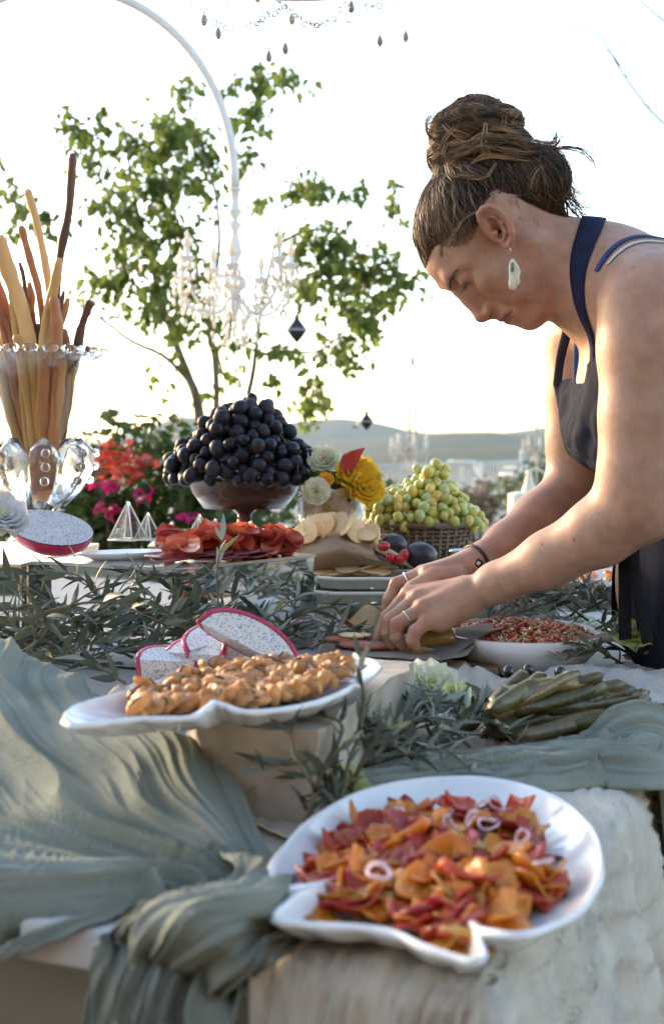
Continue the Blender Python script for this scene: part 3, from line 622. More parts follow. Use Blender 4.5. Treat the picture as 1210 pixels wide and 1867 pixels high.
def put_chip(p, rs, i):
    mi, me_ = rs.choice(chips); o = bpy.data.objects.new('fruit_crisp', me_); C.objects.link(o); o.location = p + Vector((0, 0, .006)); o.rotation_euler = (rs.gauss(.08, .33), rs.gauss(0, .33), rs.uniform(0, 6.28)); s = rs.uniform(.75, 1.2); o.scale = (s, s, s)
    tag(o, nmc[mi] + ' curled fruit crisp heaped on the near shell platter', 'fruit crisp', nmc[mi] + ' crisps on the shell platter'); solidify(o, .0016, 0)
pile(270, .019, .914, put_chip, 5)
ring_m = M('onion_ring', (.72, .52, .58), .25, .2, 60, col2=(.80, .72, .74), trl=.4, coat=.4)
q = MB(); q.tube([(math.cos(a) * .0055, math.sin(a) * .0068, .001 * math.sin(2 * a)) for a in np.linspace(0, 6.2832, 20)], .0012, 6, cap=False, flat=.7); orm = q.me('onion_ring', [ring_m])
for (x, y) in ((820, 1530), (878, 1500), (858, 1535), (905, 1488), (890, 1520), (720, 1512), (950, 1560), (990, 1600), (690, 1640)):
    p = U(x, y, .93); p.z += .009 + rs.uniform(-.003, .008); o = bpy.data.objects.new('onion_ring', orm); C.objects.link(o); o.location = p; o.rotation_euler = (rs.gauss(.25, .4), rs.gauss(0, .4), rs.uniform(0, 6)); o.scale = (.8 + rs.random() * .4,) * 3
    tag(o, 'thin pale pink onion ring lying on the fruit crisps', 'onion ring', 'onion rings on the fruit crisps')
# ------------------------------------------------------------------ mussels
mus = M('mussel_orange', (.36, .125, .028), .5, .4, 90, col2=(.62, .31, .10), coat=.12, bump=.6, bs=180, sss=.1)
dkl = M('mussel_beard', (.04, .035, .025), .4, .3, 60)
mm = []
for k in range(6):
    q = MB(); sd = k * 3.1
    q.ball((0, 0, 0), (.0135, .0078, .0070), 14, 9, fn=lambda d: 1 + .30 * nz(d.x * 2.6 + sd, d.y * 2.6, d.z * 2.6) + .12 * nz(d.x * 6 + sd, d.y * 6, d.z * 6) - .22 * math.exp(-((d.y) / .16) ** 2) * (d.z > .1)); q.cur = 1
    q.tube(cat([(.0095, .003 * math.sin(sd), .002), (.004, .0068, .0038), (-.004, .0065, .0042), (-.0105, .001, .002)], 9), .0012, 5, flat=.6)
    mm.append(q.me('mussel', [mus, dkl]))
def put_mus(p, rs, i):
    o = bpy.data.objects.new('mussel', rs.choice(mm)); C.objects.link(o); o.location = p; o.rotation_euler = (rs.gauss(0, .5), rs.gauss(0, .5), rs.uniform(0, 6.28)); o.scale = (rs.uniform(.65, 1.1), rs.uniform(.65, 1.1), rs.uniform(.55, .9))
    tag(o, 'small glazed orange mussel piled on the leaf-shaped platter', 'mussel', 'mussels on the leaf-shaped platter')
rsm = random.Random(6); cnt = 0; spots_ = []
while cnt < 270:
    p, r = in_dish('glazed mussels', .78, rsm)
    if 605 + FPX * p.x / p.y < 250: continue
    if min([(p - q).length for q in spots_[-120:]] or [1]) < .0068: continue
    spots_.append(p.copy()); p.z = .992 + .012 * max(0, (r - .55) / .25) + .014 * max(0, 1 - (r / .8) ** 2) * (cnt / 270) + rsm.uniform(0, .003); put_mus(p, rsm, cnt); cnt += 1
# ------------------------------------------------------------------ salad bowl
cb = P(952, 1190, 1.755); cb.z = TZ + .004
bowl = thing('salad_bowl', 'white oval bowl of red bean salad in front of the apron ties', 'bowl', cb)
b_ = MB(); b_.lathe([(.001, .004), (.05, .004), (.056, 0), (.062, 0), (.078, .012), (.094, .030), (.099, .046), (.097, .049), (.094, .046), (.088, .032), (.07, .014), (.001, .010)], 48, cb, wob=lambda a, i, r, z: 1 + .24 * abs(math.sin(a))); b_.build('bowl_body', china, bowl)
q = MB(); q.box(cb + Vector((.108, 0, .040)), (.018, .03, .004), (0, -.2, 0)); o = q.build('handle', china, bowl); bevel(o, .003, 3)
sal = [M('salad_red', (.46, .035, .022), .35, .3, 60, col2=(.60, .10, .05), coat=.4), M('salad_tan', (.52, .30, .12), .4, .3, 60, col2=(.62, .44, .24), coat=.3), M('salad_white', (.68, .60, .48), .4, .2, 60), M('salad_green', (.14, .17, .03), .4, .3, 60)]
b_ = MB(); rs = random.Random(14)
for i in range(1500):
    while True:
        u, v = rs.uniform(-1, 1), rs.uniform(-1, 1)
        if u * u + v * v < 1: break
    b_.cur = rs.choices((0, 1, 2, 3), (5, 5, 1.2, .6))[0]; z = .044 + .018 * (1 - u * u - v * v) * rs.random() + .004 * nz(u * 4, v * 4, 1)
    p = cb + Vector((u * .090, v * .090 * 1.2, z)); b_.ball(p, (rs.uniform(.0018, .0026), rs.uniform(.0018, .0026), rs.uniform(.0035, .0055)), 6, 4, rot=(rs.gauss(1.3, .5), 0, rs.uniform(0, 6.28)))
o = b_.build('bean_salad', sal, None); tag(o, 'chopped red and tan bean salad filling the white oval bowl', 'salad', kind='stuff')
# ------------------------------------------------------------------ stuffed leaf rolls
tray = thing('slate_tray', 'dark slate tray under the heap of green leaf rolls', 'tray', U(1020, 1318, .905))
c = U(1020, 1318, .905); q = MB(); q.box(c + Vector((.0, .03, .006)), (.105, .085, .005), (0, 0, -.12)); o = q.build('slate', M('slate', (.09, .09, .095), .6, .25, 15, bump=.5, bs=60), tray, False); bevel(o, .002)
rollm = [M('vine_leaf', (.032, .033, .008), .42, .45, 50, col2=(.090, .076, .018), bump=1.0, bs=120, coat=.15, stretch=(1, 1, 1)), M('vine_leaf_brown', (.075, .055, .016), .38, .4, 50, col2=(.17, .11, .03), bump=1.0, bs=120, coat=.35), M('vine_leaf_dark', (.028, .030, .016), .42, .4, 50, col2=(.075, .075, .045), bump=1.0, bs=120, coat=.3)]
rms = []
for k in range(9):
    q = MB(); sd = k * 5.7; L_ = rs.uniform(.105, .135); pts = []; rad = []
    for i in range(15):
        t = i / 14; pts.append((L_ * (t - .5), .003 * math.sin(t * 4 + sd), .002 * math.sin(t * 6 + sd))); rad.append(.0074 * (max(.12, 1 - abs(2 * t - 1) ** 16)) * (1 + .12 * nz(t * 6, sd)))
    q.tube(pts, rad, 14)
    for i, v_ in enumerate(q.v):
        k_ = i // 14; a_ = i % 14; s_ = 1 + .10 * nz(k_ * .22 + sd, a_ * .9, 1) + .07 * math.sin(a_ * 1.35 + k_ * .33 + sd); q.v[i] = (v_[0], v_[1] * s_, v_[2] * s_)
    rms.append(q.me('leaf_roll', [rollm[k % 3 if k % 3 != 2 or k == 2 else 0]]))
ncol = {'vine_leaf': 'olive green', 'vine_leaf_brown': 'brownish green', 'vine_leaf_dark': 'nearly black green'}
rs = random.Random(77)
def put_roll(x, y, z, ang, tilt):
    p = U(x, y, z); me_ = rs.choice(rms); o = bpy.data.objects.new('leaf_roll', me_); C.objects.link(o); o.location = p; o.rotation_euler = (rs.uniform(0, 6), -tilt, ang); o.rotation_mode = 'XYZ'; s = rs.uniform(.9, 1.12); o.scale = (s, s * rs.uniform(.9, 1.15), s)
    cn = ncol[me_.materials[0].name]; tag(o, cn + ' stuffed leaf roll heaped on the slate tray', 'leaf roll', cn + ' leaf rolls on the slate tray')
for lay, (n_, y0, z) in enumerate(((17, 1306, .917), (16, 1294, .928), (13, 1280, .940), (10, 1268, .951), (7, 1256, .961))):
    for i in range(n_):
        t = i / (n_ - 1); x = 905 + lay * 6 + t * (225 - lay * 34) + rs.uniform(-5, 5); y = y0 + 6 * math.sin(t * 3) - t * 4 + rs.uniform(-5, 5)
        put_roll(x, y, z, R(66) - t * R(44) + rs.gauss(0, .09), R(4) + rs.gauss(0, .05))
for x, y, z, a in ((985, 1318, .926, .55), (1035, 1322, .93, .42), (1085, 1324, .926, .22), (950, 1312, .925, .8), (1110, 1318, .93, .12)): put_roll(x, y, z, a, .05)
for (x, y) in ((926, 1225), (962, 1222), (1020, 1226), (986, 1240)):
    p = U(x, y, .96); q = MB(); q.ball((0, 0, 0), (.0062, .0062, .007), 10, 8); o = q.build('black_olive', M('olive_black', (.012, .010, .010), .25, .2, 40, coat=.5)); o.location = p; tag(o, 'small black olive resting on top of the green leaf rolls', 'olive', 'black olives on the leaf rolls')
# ================================================================== PERSON
class SDF:
    def __init__(s, xs, ys, zs):
        s.ax = [np.asarray(a, np.float32) for a in (xs, ys, zs)]
        s.D = np.full([len(a) for a in s.ax], 1.0, np.float32)
    def blk(s, lo, hi):
        sl = tuple(slice(max(0, np.searchsorted(a, l)), np.searchsorted(a, h)) for a, l, h in zip(s.ax, lo, hi))
        X, Y, Z = (a[q] for a, q in zip(s.ax, sl))
        return sl, X[:, None, None], Y[None, :, None], Z[None, None, :]
    def comb(s, sl, d, k, sub):
        A = s.D[sl]
        if sub:
            h = np.maximum(k - np.abs(A + d), 0) / k; s.D[sl] = np.maximum(A, -d) + h * h * k * .25
        else:
            h = np.maximum(k - np.abs(A - d), 0) / k; s.D[sl] = np.minimum(A, d) - h * h * k * .25
    def cone(s, a, b, ra, rb=None, k=.01, sub=False):
        rb = ra if rb is None else rb; a = np.array(a, float); b = np.array(b, float); m = max(ra, rb) + k + .012
        sl, X, Y, Z = s.blk(np.minimum(a, b) - m, np.maximum(a, b) + m)
        ba = b - a; L2 = max(ba @ ba, 1e-9)
        t = np.clip(((X - a[0]) * ba[0] + (Y - a[1]) * ba[1] + (Z - a[2]) * ba[2]) / L2, 0, 1)
        d = np.sqrt((X - a[0] - t * ba[0]) ** 2 + (Y - a[1] - t * ba[1]) ** 2 + (Z - a[2] - t * ba[2]) ** 2) - (ra + (rb - ra) * t)
        s.comb(sl, d.astype(np.float32), k, sub)
    def chain(s, pts, rs, k=.01, sub=False):
        for i in range(len(pts) - 1): s.cone(pts[i], pts[i + 1], rs[i], rs[i + 1], k, sub)
    def ell(s, c, r, rot=None, k=.01, sub=False):
        c = np.array(c, float); r = np.array(r, float); m = r.max() + k + .012
        sl, X, Y, Z = s.blk(c - m, c + m); x, y, z = X - c[0], Y - c[1], Z - c[2]
        Rm = np.eye(3) if rot is None else np.array(rot)
        q = [Rm[0, i] * x + Rm[1, i] * y + Rm[2, i] * z for i in range(3)]
        k0 = np.sqrt(sum((q[i] / r[i]) ** 2 for i in range(3))); k1 = np.sqrt(sum((q[i] / r[i] ** 2) ** 2 for i in range(3)))
        s.comb(sl, (k0 * (k0 - 1) / np.maximum(k1, 1e-6)).astype(np.float32), k, sub)
    def mesh(s):
        D = s.D; S = D < 0; n = S.shape
        anyc = np.zeros([d - 1 for d in n], bool); allc = np.ones_like(anyc)
        offs = [(i, j, k) for i in (0, 1) for j in (0, 1) for k in (0, 1)]
        for i, j, k in offs:
            q = S[i:n[0] - 1 + i, j:n[1] - 1 + j, k:n[2] - 1 + k]; anyc |= q; allc &= q
        act = np.argwhere(anyc & ~allc); idx = np.full(anyc.shape, -1, np.int32); idx[tuple(act.T)] = np.arange(len(act))
        val = np.stack([D[act[:, 0] + i, act[:, 1] + j, act[:, 2] + k] for i, j, k in offs], 1)
        acc = np.zeros((len(act), 3)); cnt = np.zeros(len(act)); O = np.array(offs, float)
        for a in range(8):
            for b in range(a + 1, 8):
                if np.abs(O[a] - O[b]).sum() != 1: continue
                va, vb = val[:, a], val[:, b]; m = (va < 0) != (vb < 0)
                t = np.where(m, va / np.where(m, va - vb, 1), 0)
                acc += np.where(m[:, None], O[a] + (O[b] - O[a]) * t[:, None], 0); cnt += m
        pi = act + acc / cnt[:, None]
        V = np.stack([np.interp(pi[:, i], np.arange(n[i]), s.ax[i]) for i in range(3)], 1)
        F = []
        for ax in range(3):
            o1, o2 = [(1, 2), (2, 0), (0, 1)][ax]
            a = [slice(None)] * 3; b = [slice(None)] * 3; a[ax] = slice(0, -1); b[ax] = slice(1, None)
            ch = S[tuple(a)] != S[tuple(b)]; e = np.argwhere(ch)
            e = e[(e[:, o1] > 0) & (e[:, o2] > 0) & (e[:, o1] < n[o1] - 1) & (e[:, o2] < n[o2] - 1)]
            q = []
            for d1, d2 in ((-1, -1), (0, -1), (0, 0), (-1, 0)):
                c = e.copy(); c[:, o1] += d1; c[:, o2] += d2; q.append(idx[tuple(c.T)])
            q = np.stack(q, 1); fl = ~S[tuple(e.T)]; q[fl] = q[fl][:, ::-1]; F.append(q)
        return V, np.concatenate(F)
def np_mesh(name, V, F):
    me = bpy.data.meshes.new(name); me.vertices.add(len(V)); me.vertices.foreach_set('co', np.asarray(V, np.float32).ravel())
    me.loops.add(F.size); me.loops.foreach_set('vertex_index', F.astype(np.int32).ravel())
    me.polygons.add(len(F)); me.polygons.foreach_set('loop_start', np.arange(0, F.size, 4, dtype=np.int32))
    me.polygons.foreach_set('use_smooth', np.ones(len(F), bool)); me.update(calc_edges=True); me.validate(); return me
def axis(*seg):
    """non-uniform axis: (start, step) ..., end"""
    out = []
    for i in range(len(seg) - 1):
        a, st = seg[i]; b = seg[i + 1][0] if isinstance(seg[i + 1], tuple) else seg[i + 1]
        nn = max(1, int(round((b - a) / st))); out += list(a + (b - a) * np.arange(nn) / nn)
    return np.array(out + [seg[-1]])
DW = 1.71
def pt(px, py, dy=0.0): return np.array(P(px, py, DW + dy))
# head frame ---------------------------------------------------------------
YAW = R(4)
HO = pt(911, 423, 0); f0 = np.array((-.471, 0, -.882)); up0 = np.array((-.882, 0, .471)); lf0 = np.array((0, -1.0, 0))
hf = f0 * math.cos(YAW) + lf0 * math.sin(YAW); hl = lf0 * math.cos(YAW) - f0 * math.sin(YAW); hu = up0
HR = np.stack([hf, hl, hu], 1)
def H(F, L, Uu): return HO + HR @ (np.array((F, L, Uu)) / 1000.0)
def head_core(s):
    mm = .001
    s.ell(H(0, 0, 30), (91 * mm, 71 * mm, 72 * mm), HR, .01)
    s.ell(H(46, 0, 36), (46 * mm, 56 * mm, 44 * mm), HR, .02)
    # neck and throat
    s.cone(pt(968, 452), pt(1100, 512), .054, .066, .03)
    s.cone(pt(984, 512), pt(1070, 560), .036, .03, .03)
def face(s):
    mm = .001
    s.ell(H(42, 0, -18), (50 * mm, 53 * mm, 58 * mm), HR, .02)
    s.ell(H(38, 0, -58), (50 * mm, 45 * mm, 40 * mm), HR, .02)
    s.ell(H(82, 0, -87), (16 * mm, 19 * mm, 15 * mm), HR, .018)
    for sg in (-1, 1):
        s.cone(H(8, 50 * sg, -40), H(72, 16 * sg, -88), .014, .012, .02)
        s.ell(H(68, 43 * sg, -14), (20 * mm, 15 * mm, 17 * mm), HR, .02)
        s.chain([H(89, 8 * sg, 25), H(86, 28 * sg, 30), H(70, 48 * sg, 24)], [.0062, .0062, .006], .014)
        s.ell(H(64, 38 * sg, -45), (20 * mm, 12 * mm, 18 * mm), HR, .02)
    s.ell(H(81, 0, -58), (20 * mm, 25 * mm, 22 * mm), HR, .015)
    for sg in (-1, 1):
        s.ell(H(97, 31 * sg, 13), (13 * mm, 15 * mm, 10 * mm), HR, .012, sub=True)
        s.ell(H(80, 32 * sg, 13), (13 * mm, 14 * mm, 11 * mm), HR, .004)
    s.chain([H(95, 0, 10), H(99, 0, -5), H(107.5, 0, -27)], [.0075, .0068, .0085], .008)
    s.cone(H(86, 0, 2), H(90, 0, -36), .010, .0125, .008)
    s.ell(H(108.5, 0, -30), (8.5 * mm, 9.5 * mm, 7.5 * mm), HR, .006)
    s.cone(H(104, 0, -35), H(98, 0, -44), .006, .006, .008)
    for sg in (-1, 1):
        s.ell(H(99.5, 11.5 * sg, -33), (9 * mm, 6.5 * mm, 6.5 * mm), HR, .004)
        s.cone(H(104, 6.5 * sg, -42), H(103, 7 * sg, -37), .0028, .002, .003, sub=True)
        s.cone(H(96, 20 * sg, -36), H(88, 30 * sg, -56), .0010, .0010, .008, sub=True)
        s.chain([H(97.6, 0, -53.5), H(95.5, 11 * sg, -54), H(85, 24 * sg, -58.5)], [.0054, .0052, .002], .004)
        s.chain([H(95.5, 0, -63.5), H(93, 11 * sg, -63.5), H(85, 23 * sg, -59.5)], [.0060, .0058, .002], .004)
    for sg in (-1, 1):
        s.chain([H(104, 0, -58.4), H(99.5, 13 * sg, -58.6), H(88.5, 26 * sg, -60)], [.0011, .0012, .0012], .002, sub=True)
    # ear (left one faces the camera, right one mirrored)
    for sg in (-1, 1):
        dy = -.071 * sg
        def e(x, y, o=0.0): return pt(x, y, dy - o * sg) + (0 if sg > 0 else 0)
        sc = .0022
        hel = [(897, 428, .002), (884, 417, .006), (874, 402, .010), (872, 390, .014), (879, 380, .018), (891, 377, .02), (906, 382, .021), (919, 395, .021), (929, 411, .020), (933, 425, .018), (932, 438, .014), (928, 448, .010), (922, 447, .006), (918, 440, .003)]
        s.chain([e(*q) for q in hel], [.0028, .003, .0034, .0036, .0036, .0036, .0036, .0036, .0036, .0036, .004, .0046, .0046, .003], .002)
        Re = np.stack([np.array((.55, 0, -.83)), np.array((0, 1.0, 0)), np.array((.83, 0, .55))], 1)
        s.ell(e(903, 411, .004), (.027, .011, .016), Re, .005)
        s.ell(e(900, 403, .020), (.017, .011, .0085), Re, .003, sub=True)
        s.ell(e(910, 421, .018), (.013, .014, .0078), Re, .003, sub=True)
        s.chain([e(889, 394, .011), e(902, 395, .014), e(914, 407, .015), e(920, 424, .014), e(917, 437, .01)], [.0024, .0028, .003, .003, .0026], .003)
        s.cone(e(905, 424, .012), e(900, 428, .006), .0035, .004, .004)
        s.cone(e(911, 424, .016), e(908, 421, -.01), .0028, .002, .002, sub=True)
# --------------------------------------------------------------- body sdf
xs = axis((.035, .0016), (.335, .0026), (.66, .006), .86)
ys = axis((1.44, .0028), (1.59, .0017), (1.80, .0026), 1.98)
zs = axis((.88, .0016), (1.06, .003), (1.30, .0017), (1.53, .003), 1.56)
B = SDF(xs, ys, zs)
RT = np.stack([np.array((.94, 0, -.34)), np.array((0, 1.0, 0)), np.array((.34, 0, .94))], 1)
B.ell(pt(1228, 690), (.122, .145, .165), None, .03)
B.ell(pt(1195, 556), (.10, .15, .070), None, .04)
B.ell(pt(1285, 940), (.098, .125, .2), RT, .06)
B.ell(pt(1345, 1190), (.11, .16, .14), RT, .05)
B.ell(pt(1134, 745, .03), (.055, .085, .068), None, .03)
head_core(B)
B.cone(pt(1105, 505), pt(1180, 535, -.13), .06, .05, .04)      # near shoulder
B.cone(pt(1105, 520), pt(1085, 585, .13), .055, .048, .04)      # far shoulder
near = [(1172, 558, -.152, .0550), (1174, 640, -.160, .0525), (1171, 760, -.167, .0490), (1164, 860, -.172, .0455), (1158, 918, -.172, .0440)]
B.chain([pt(*q[:3]) for q in near], [q[3] for q in near], .02)
B.cone(pt(1188, 945, -.165), pt(1182, 930, -.16), .026, .03, .02)
fore = [(1158, 918, -.172, .0445), (1095, 968, -.150, .0410), (1000, 1020, -.112, .0335), (905, 1063, -.068, .0245), (862, 1084, -.052, .0205)]
B.chain([pt(*q[:3]) for q in fore], [q[3] for q in fore], .014)
far = [(1062, 622, .165, .0545), (1061, 720, .165, .0485), (1057, 800, .165, .0465), (1050, 890, .16, .0435)]
B.chain([pt(*q[:3]) for q in far], [q[3] for q in far], .02)
ff = [(1050, 895, .16, .0435), (985, 945, .115, .038), (925, 992, .072, .0295), (880, 1022, .042, .0225), (858, 1033, .03, .02)]
B.chain([pt(*q[:3]) for q in ff], [q[3] for q in ff], .014)
# near hand (left): wrist, metacarpals, fingers
W = (862, 1084, -.052, .0195)
def fing(chain, k=.0035):
    B.chain([pt(*q[:3]) for q in chain], [q[3] for q in chain], k)
mc = [((846, 1076, -.035, .0165), (744, 1083, -.012, .0110)), ((845, 1080, -.045, .0165), (757, 1093, -.034, .0112)),
      ((847, 1086, -.055, .0165), (767, 1112, -.055, .0110)), ((850, 1094, -.062, .0165), (781, 1132, -.070, .0105))]
for a, b in mc: B.cone(pt(*a[:3]), pt(*b[:3]), a[3], b[3], .014)
B.cone(pt(848, 1104, -.055), pt(802, 1134, -.060), .016, .0135, .014)
B.cone(pt(838, 1095, -.03), pt(785, 1115, -.03), .017, .014, .014)
fing([(744, 1083, -.012, .0100), (705, 1126, -.014, .0084), (694, 1150, -.018, .0076), (686, 1167, -.022, .0066)])
fing([(757, 1093, -.034, .0104), (711, 1131, -.036, .0090), (707, 1156, -.037, .0080), (714, 1175, -.036, .0070)])
fing([(767, 1112, -.055, .0102), (724, 1138, -.058, .0091), (722, 1160, -.058, .0080), (734, 1176, -.054, .0070)])
fing([(781, 1132, -.070, .0096), (757, 1151, -.074, .0086), (751, 1166, -.073, .0076), (757, 1178, -.069, .0066)])
fing([(832, 1092, -.018, .013), (785, 1115, .005, .0105), (742, 1138, .008, .009), (716, 1158, .000, .0075)])   # thumb
# knuckles and tendons
for q in ((748, 1081, -.018), (759, 1089, -.042), (768, 1107, -.063)): B.ell(pt(*q), (.006, .006, .006), None, .008)
for a, b in (((840, 1072, -.052), (764, 1086, -.043)), ((842, 1078, -.062), (774, 1104, -.064))): B.cone(pt(*a), pt(*b), .0075, .0065, .012)
B.ell(pt(857, 1069, -.060), (.008, .007, .007), None, .012)   # wrist bone
# far hand (right)
mc2 = [((858, 1030, .024, .0165), (781, 1046, .004, .0125)), ((857, 1032, .034, .0165), (770, 1046, .024, .012)),
       ((857, 1036, .042, .0160), (768, 1052, .044, .0115)), ((858, 1040, .048, .0160), (772, 1062, .060, .0105))]
for a, b in mc2: B.cone(pt(*a[:3]), pt(*b[:3]), a[3], b[3], .014)
fing([(772, 1046, .016, .0112), (723, 1065, .014, .0092), (708, 1094, .012, .0080), (703, 1112, .012, .0068)])
fing([(768, 1048, .034, .0105), (726, 1072, .036, .0088), (714, 1100, .036, .0078), (712, 1118, .034, .0068)])
fing([(768, 1052, .050, .010), (732, 1082, .054, .0086), (724, 1106, .054, .0076), (724, 1122, .05, .0066)])
fing([(772, 1062, .062, .009), (744, 1092, .068, .0078), (738, 1112, .068, .0070), (738, 1126, .064, .006)])
fing([(838, 1050, .004, .0145), (790, 1052, -.004, .0125), (752, 1072, -.006, .0098), (728, 1098, .002, .0074)])
face(B)
V, F = B.mesh()
# relax the arms and back so that the joints of the limb chain flow into one another
E_ = np.concatenate([F[:, [0, 1]], F[:, [1, 2]], F[:, [2, 3]], F[:, [3, 0]]]); deg = np.bincount(E_[:, 0], minlength=len(V)) + np.bincount(E_[:, 1], minlength=len(V))
vpx = 605 + FPX * V[:, 0] / V[:, 1]; vpy = HORIZ + FPX * (CAMZ - V[:, 2]) / V[:, 1]
wsm = np.clip((vpx - 872) / 40, 0, 1) * np.clip((vpy - 590) / 30, 0, 1); wsm = np.maximum(wsm, np.clip((vpx - 1050) / 40, 0, 1)) * .6
for _ in range(60):
    acc = np.zeros_like(V)
    for k in range(3): acc[:, k] = np.bincount(E_[:, 0], V[E_[:, 1], k], len(V)) + np.bincount(E_[:, 1], V[E_[:, 0], k], len(V))
    V += (acc / deg[:, None] - V) * wsm[:, None]
# skin tint (lips, cheeks, knuckles, ear) as vertex colours
def near_px(px, py, dy, r):
    c = pt(px, py, dy); return np.clip(1 - np.sqrt(((V - c) ** 2).sum(1)) / r, 0, 1)
col = np.ones((len(V), 4), np.float32)
def tint(wt, rgb):
    col[:, :3] *= 1 - wt[:, None] * (1 - np.array(rgb))
loc = (V - HO) @ HR * 1000
lip = np.clip(1 - (np.abs(loc[:, 2] + 58.5) - 4.5) / 3, 0, 1) * np.clip((loc[:, 0] - 86) / 5, 0, 1) * np.clip((24 - np.abs(loc[:, 1])) / 5, 0, 1)
tint(lip * .9, (.66, .38, .42))
tint(np.clip(1 - np.sqrt(((loc - (84, 42, -20)) ** 2).sum(1)) / 34, 0, 1) * .6, (.92, .68, .62))
tint(np.clip(1 - np.sqrt(((loc - (110, 0, -30)) ** 2).sum(1)) / 20, 0, 1) * .6, (.95, .66, .6))
tint(near_px(905, 412, -.085, .04) * .8, (.98, .66, .56))
eye = np.clip(1 - np.sqrt((((loc - (88, 32, 12)) / (14, 16, 10)) ** 2).sum(1)), 0, 1)
tint(eye * .8, (.6, .45, .45))
for q in ((744, 1083, -.02), (757, 1093, -.044), (767, 1112, -.065), (781, 1132, -.078), (722, 1138, -.066), (755, 1151, -.082), (709, 1131, -.045), (703, 1126, -.02), (723, 1065, .005), (778, 1042, 0)):
    tint(near_px(*q, .017) * .75, (.98, .66, .6))
for q in ((686, 1168, -.03), (734, 1178, -.06), (714, 1177, -.042), (757, 1178, -.075), (703, 1112, .004)): tint(near_px(*q, .014) * .7, (1, .68, .62))
rr = random.Random(5)
for _ in range(46):
    j = rr.randrange(len(V)); tint(np.clip(1 - np.sqrt(((V - V[j]) ** 2).sum(1)) / rr.uniform(.0022, .0036), 0, 1), (.55, .42, .36))
# fine unevenness of flesh
skin = M('skin', (.395, .222, .152), .46, .14, 55, bump=.2, bs=460, sss=.12, ssss=.012, vcol='tint', spec=.38)
me = np_mesh('body', V, F)
ca = me.color_attributes.new('tint', 'FLOAT_COLOR', 'POINT'); ca.data.foreach_set('color', col.ravel())
woman = thing('person', 'woman in a dark apron bending over the table with both hands on the bread', 'person', (.55, 1.71, 0))
link('body', me, skin, woman)
# ------------------------------------------------------------------ hair
HL = [(740, 468), (752, 478), (775, 490), (781, 455), (800, 448), (830, 446), (856, 440), (866, 412), (871, 386), (890, 368), (918, 366), (954, 377), (987, 393), (1025, 404), (1044, 392), (1080, 392)]
hx = np.array([p[0] for p in HL], float); hy = np.array([p[1] for p in HL], float)
Hs = SDF(np.arange(.09, .36, .0019), np.arange(1.60, 1.82, .0019), np.arange(1.38, 1.68, .0019))
head_core(Hs)
Hs.ell(pt(978, 335), (.036, .058, .042), None, .02)
def topx(X, Y, Z): return 605 + FPX * X / Y, HORIZ + FPX * (CAMZ - Z) / Y
Xg, Yg, Zg = Hs.ax[0][:, None, None], Hs.ax[1][None, :, None], Hs.ax[2][None, None, :]
# hairline: in the plane of the head's profile, carried sideways along the head's own axis
pxg = 605 + FPX * Xg / DW + 0 * Yg + 0 * Zg; pyg = HORIZ + FPX * (CAMZ - Zg) / DW + 0 * Xg + 0 * Yg
side = np.abs(Yg - DW) / .075
line = np.interp(pxg, hx, hy)
front = np.where(pxg < 868, 12 * (1 - np.clip(side, 0, 1)), 0)
dist = (line + front - 5 - pyg) / 1403
pert = (np.sin(Xg * 700 + 3 * np.sin(Zg * 160)) * .0002 + np.sin(Xg * 130 + Yg * 100) * .0008).astype(np.float32)
Hs.D = Hs.D - np.clip(dist * .16, -.006, .006) - pert * np.clip(dist * 30, 0, 1)
Hs.D = np.where(dist < -.004, .02, Hs.D).astype(np.float32)
buns = [((866, 232), (.047, .040, .033), 0), ((828, 250), (.030, .034, .034), .3), ((812, 285), (.022, .028, .024), .1), ((905, 222), (.032, .030, .020), -.2), ((868, 200), (.030, .026, .016), 0),
        ((905, 262), (.042, .040, .022), .2), ((838, 290), (.034, .036, .028), 0)]
for (c, r, a) in buns: Hs.ell(pt(*c), r, None, .008)
HV, HF = Hs.mesh()
dark = M('hair_dark', (.055, .034, .022), .5, .3, 40, spec=.3)
mid = M('hair_brown', (.20, .115, .062), .42, .35, 60)
lite = M('hair_blonde', (.42, .25, .12), .42, .3, 60)
vdark = M('hair_deep', (.020, .013, .011), .45, .3, 60)
ho = link('hair', np_mesh('hair', HV, HF), dark, woman)
def strands(name, lst, m, r=.0005):
    cu = bpy.data.curves.new(name, 'CURVE'); cu.dimensions = '3D'; cu.bevel_depth = r; cu.bevel_resolution = 0; cu.resolution_u = 1
    for ps in lst:
        sp = cu.splines.new('POLY'); sp.points.add(len(ps) - 1)
        for i, p in enumerate(ps):
            sp.points[i].co = (*p, 1); sp.points[i].radius = 1.0 - .75 * (i / (len(ps) - 1)) ** 2
    cu.materials.append(m); o = bpy.data.objects.new(name, cu); C.objects.link(o); o.parent = woman; o.matrix_parent_inverse = Matrix.Translation(-woman.location)
    o['kind'] = 'stuff'
    return o
hr = np.random.RandomState(3)
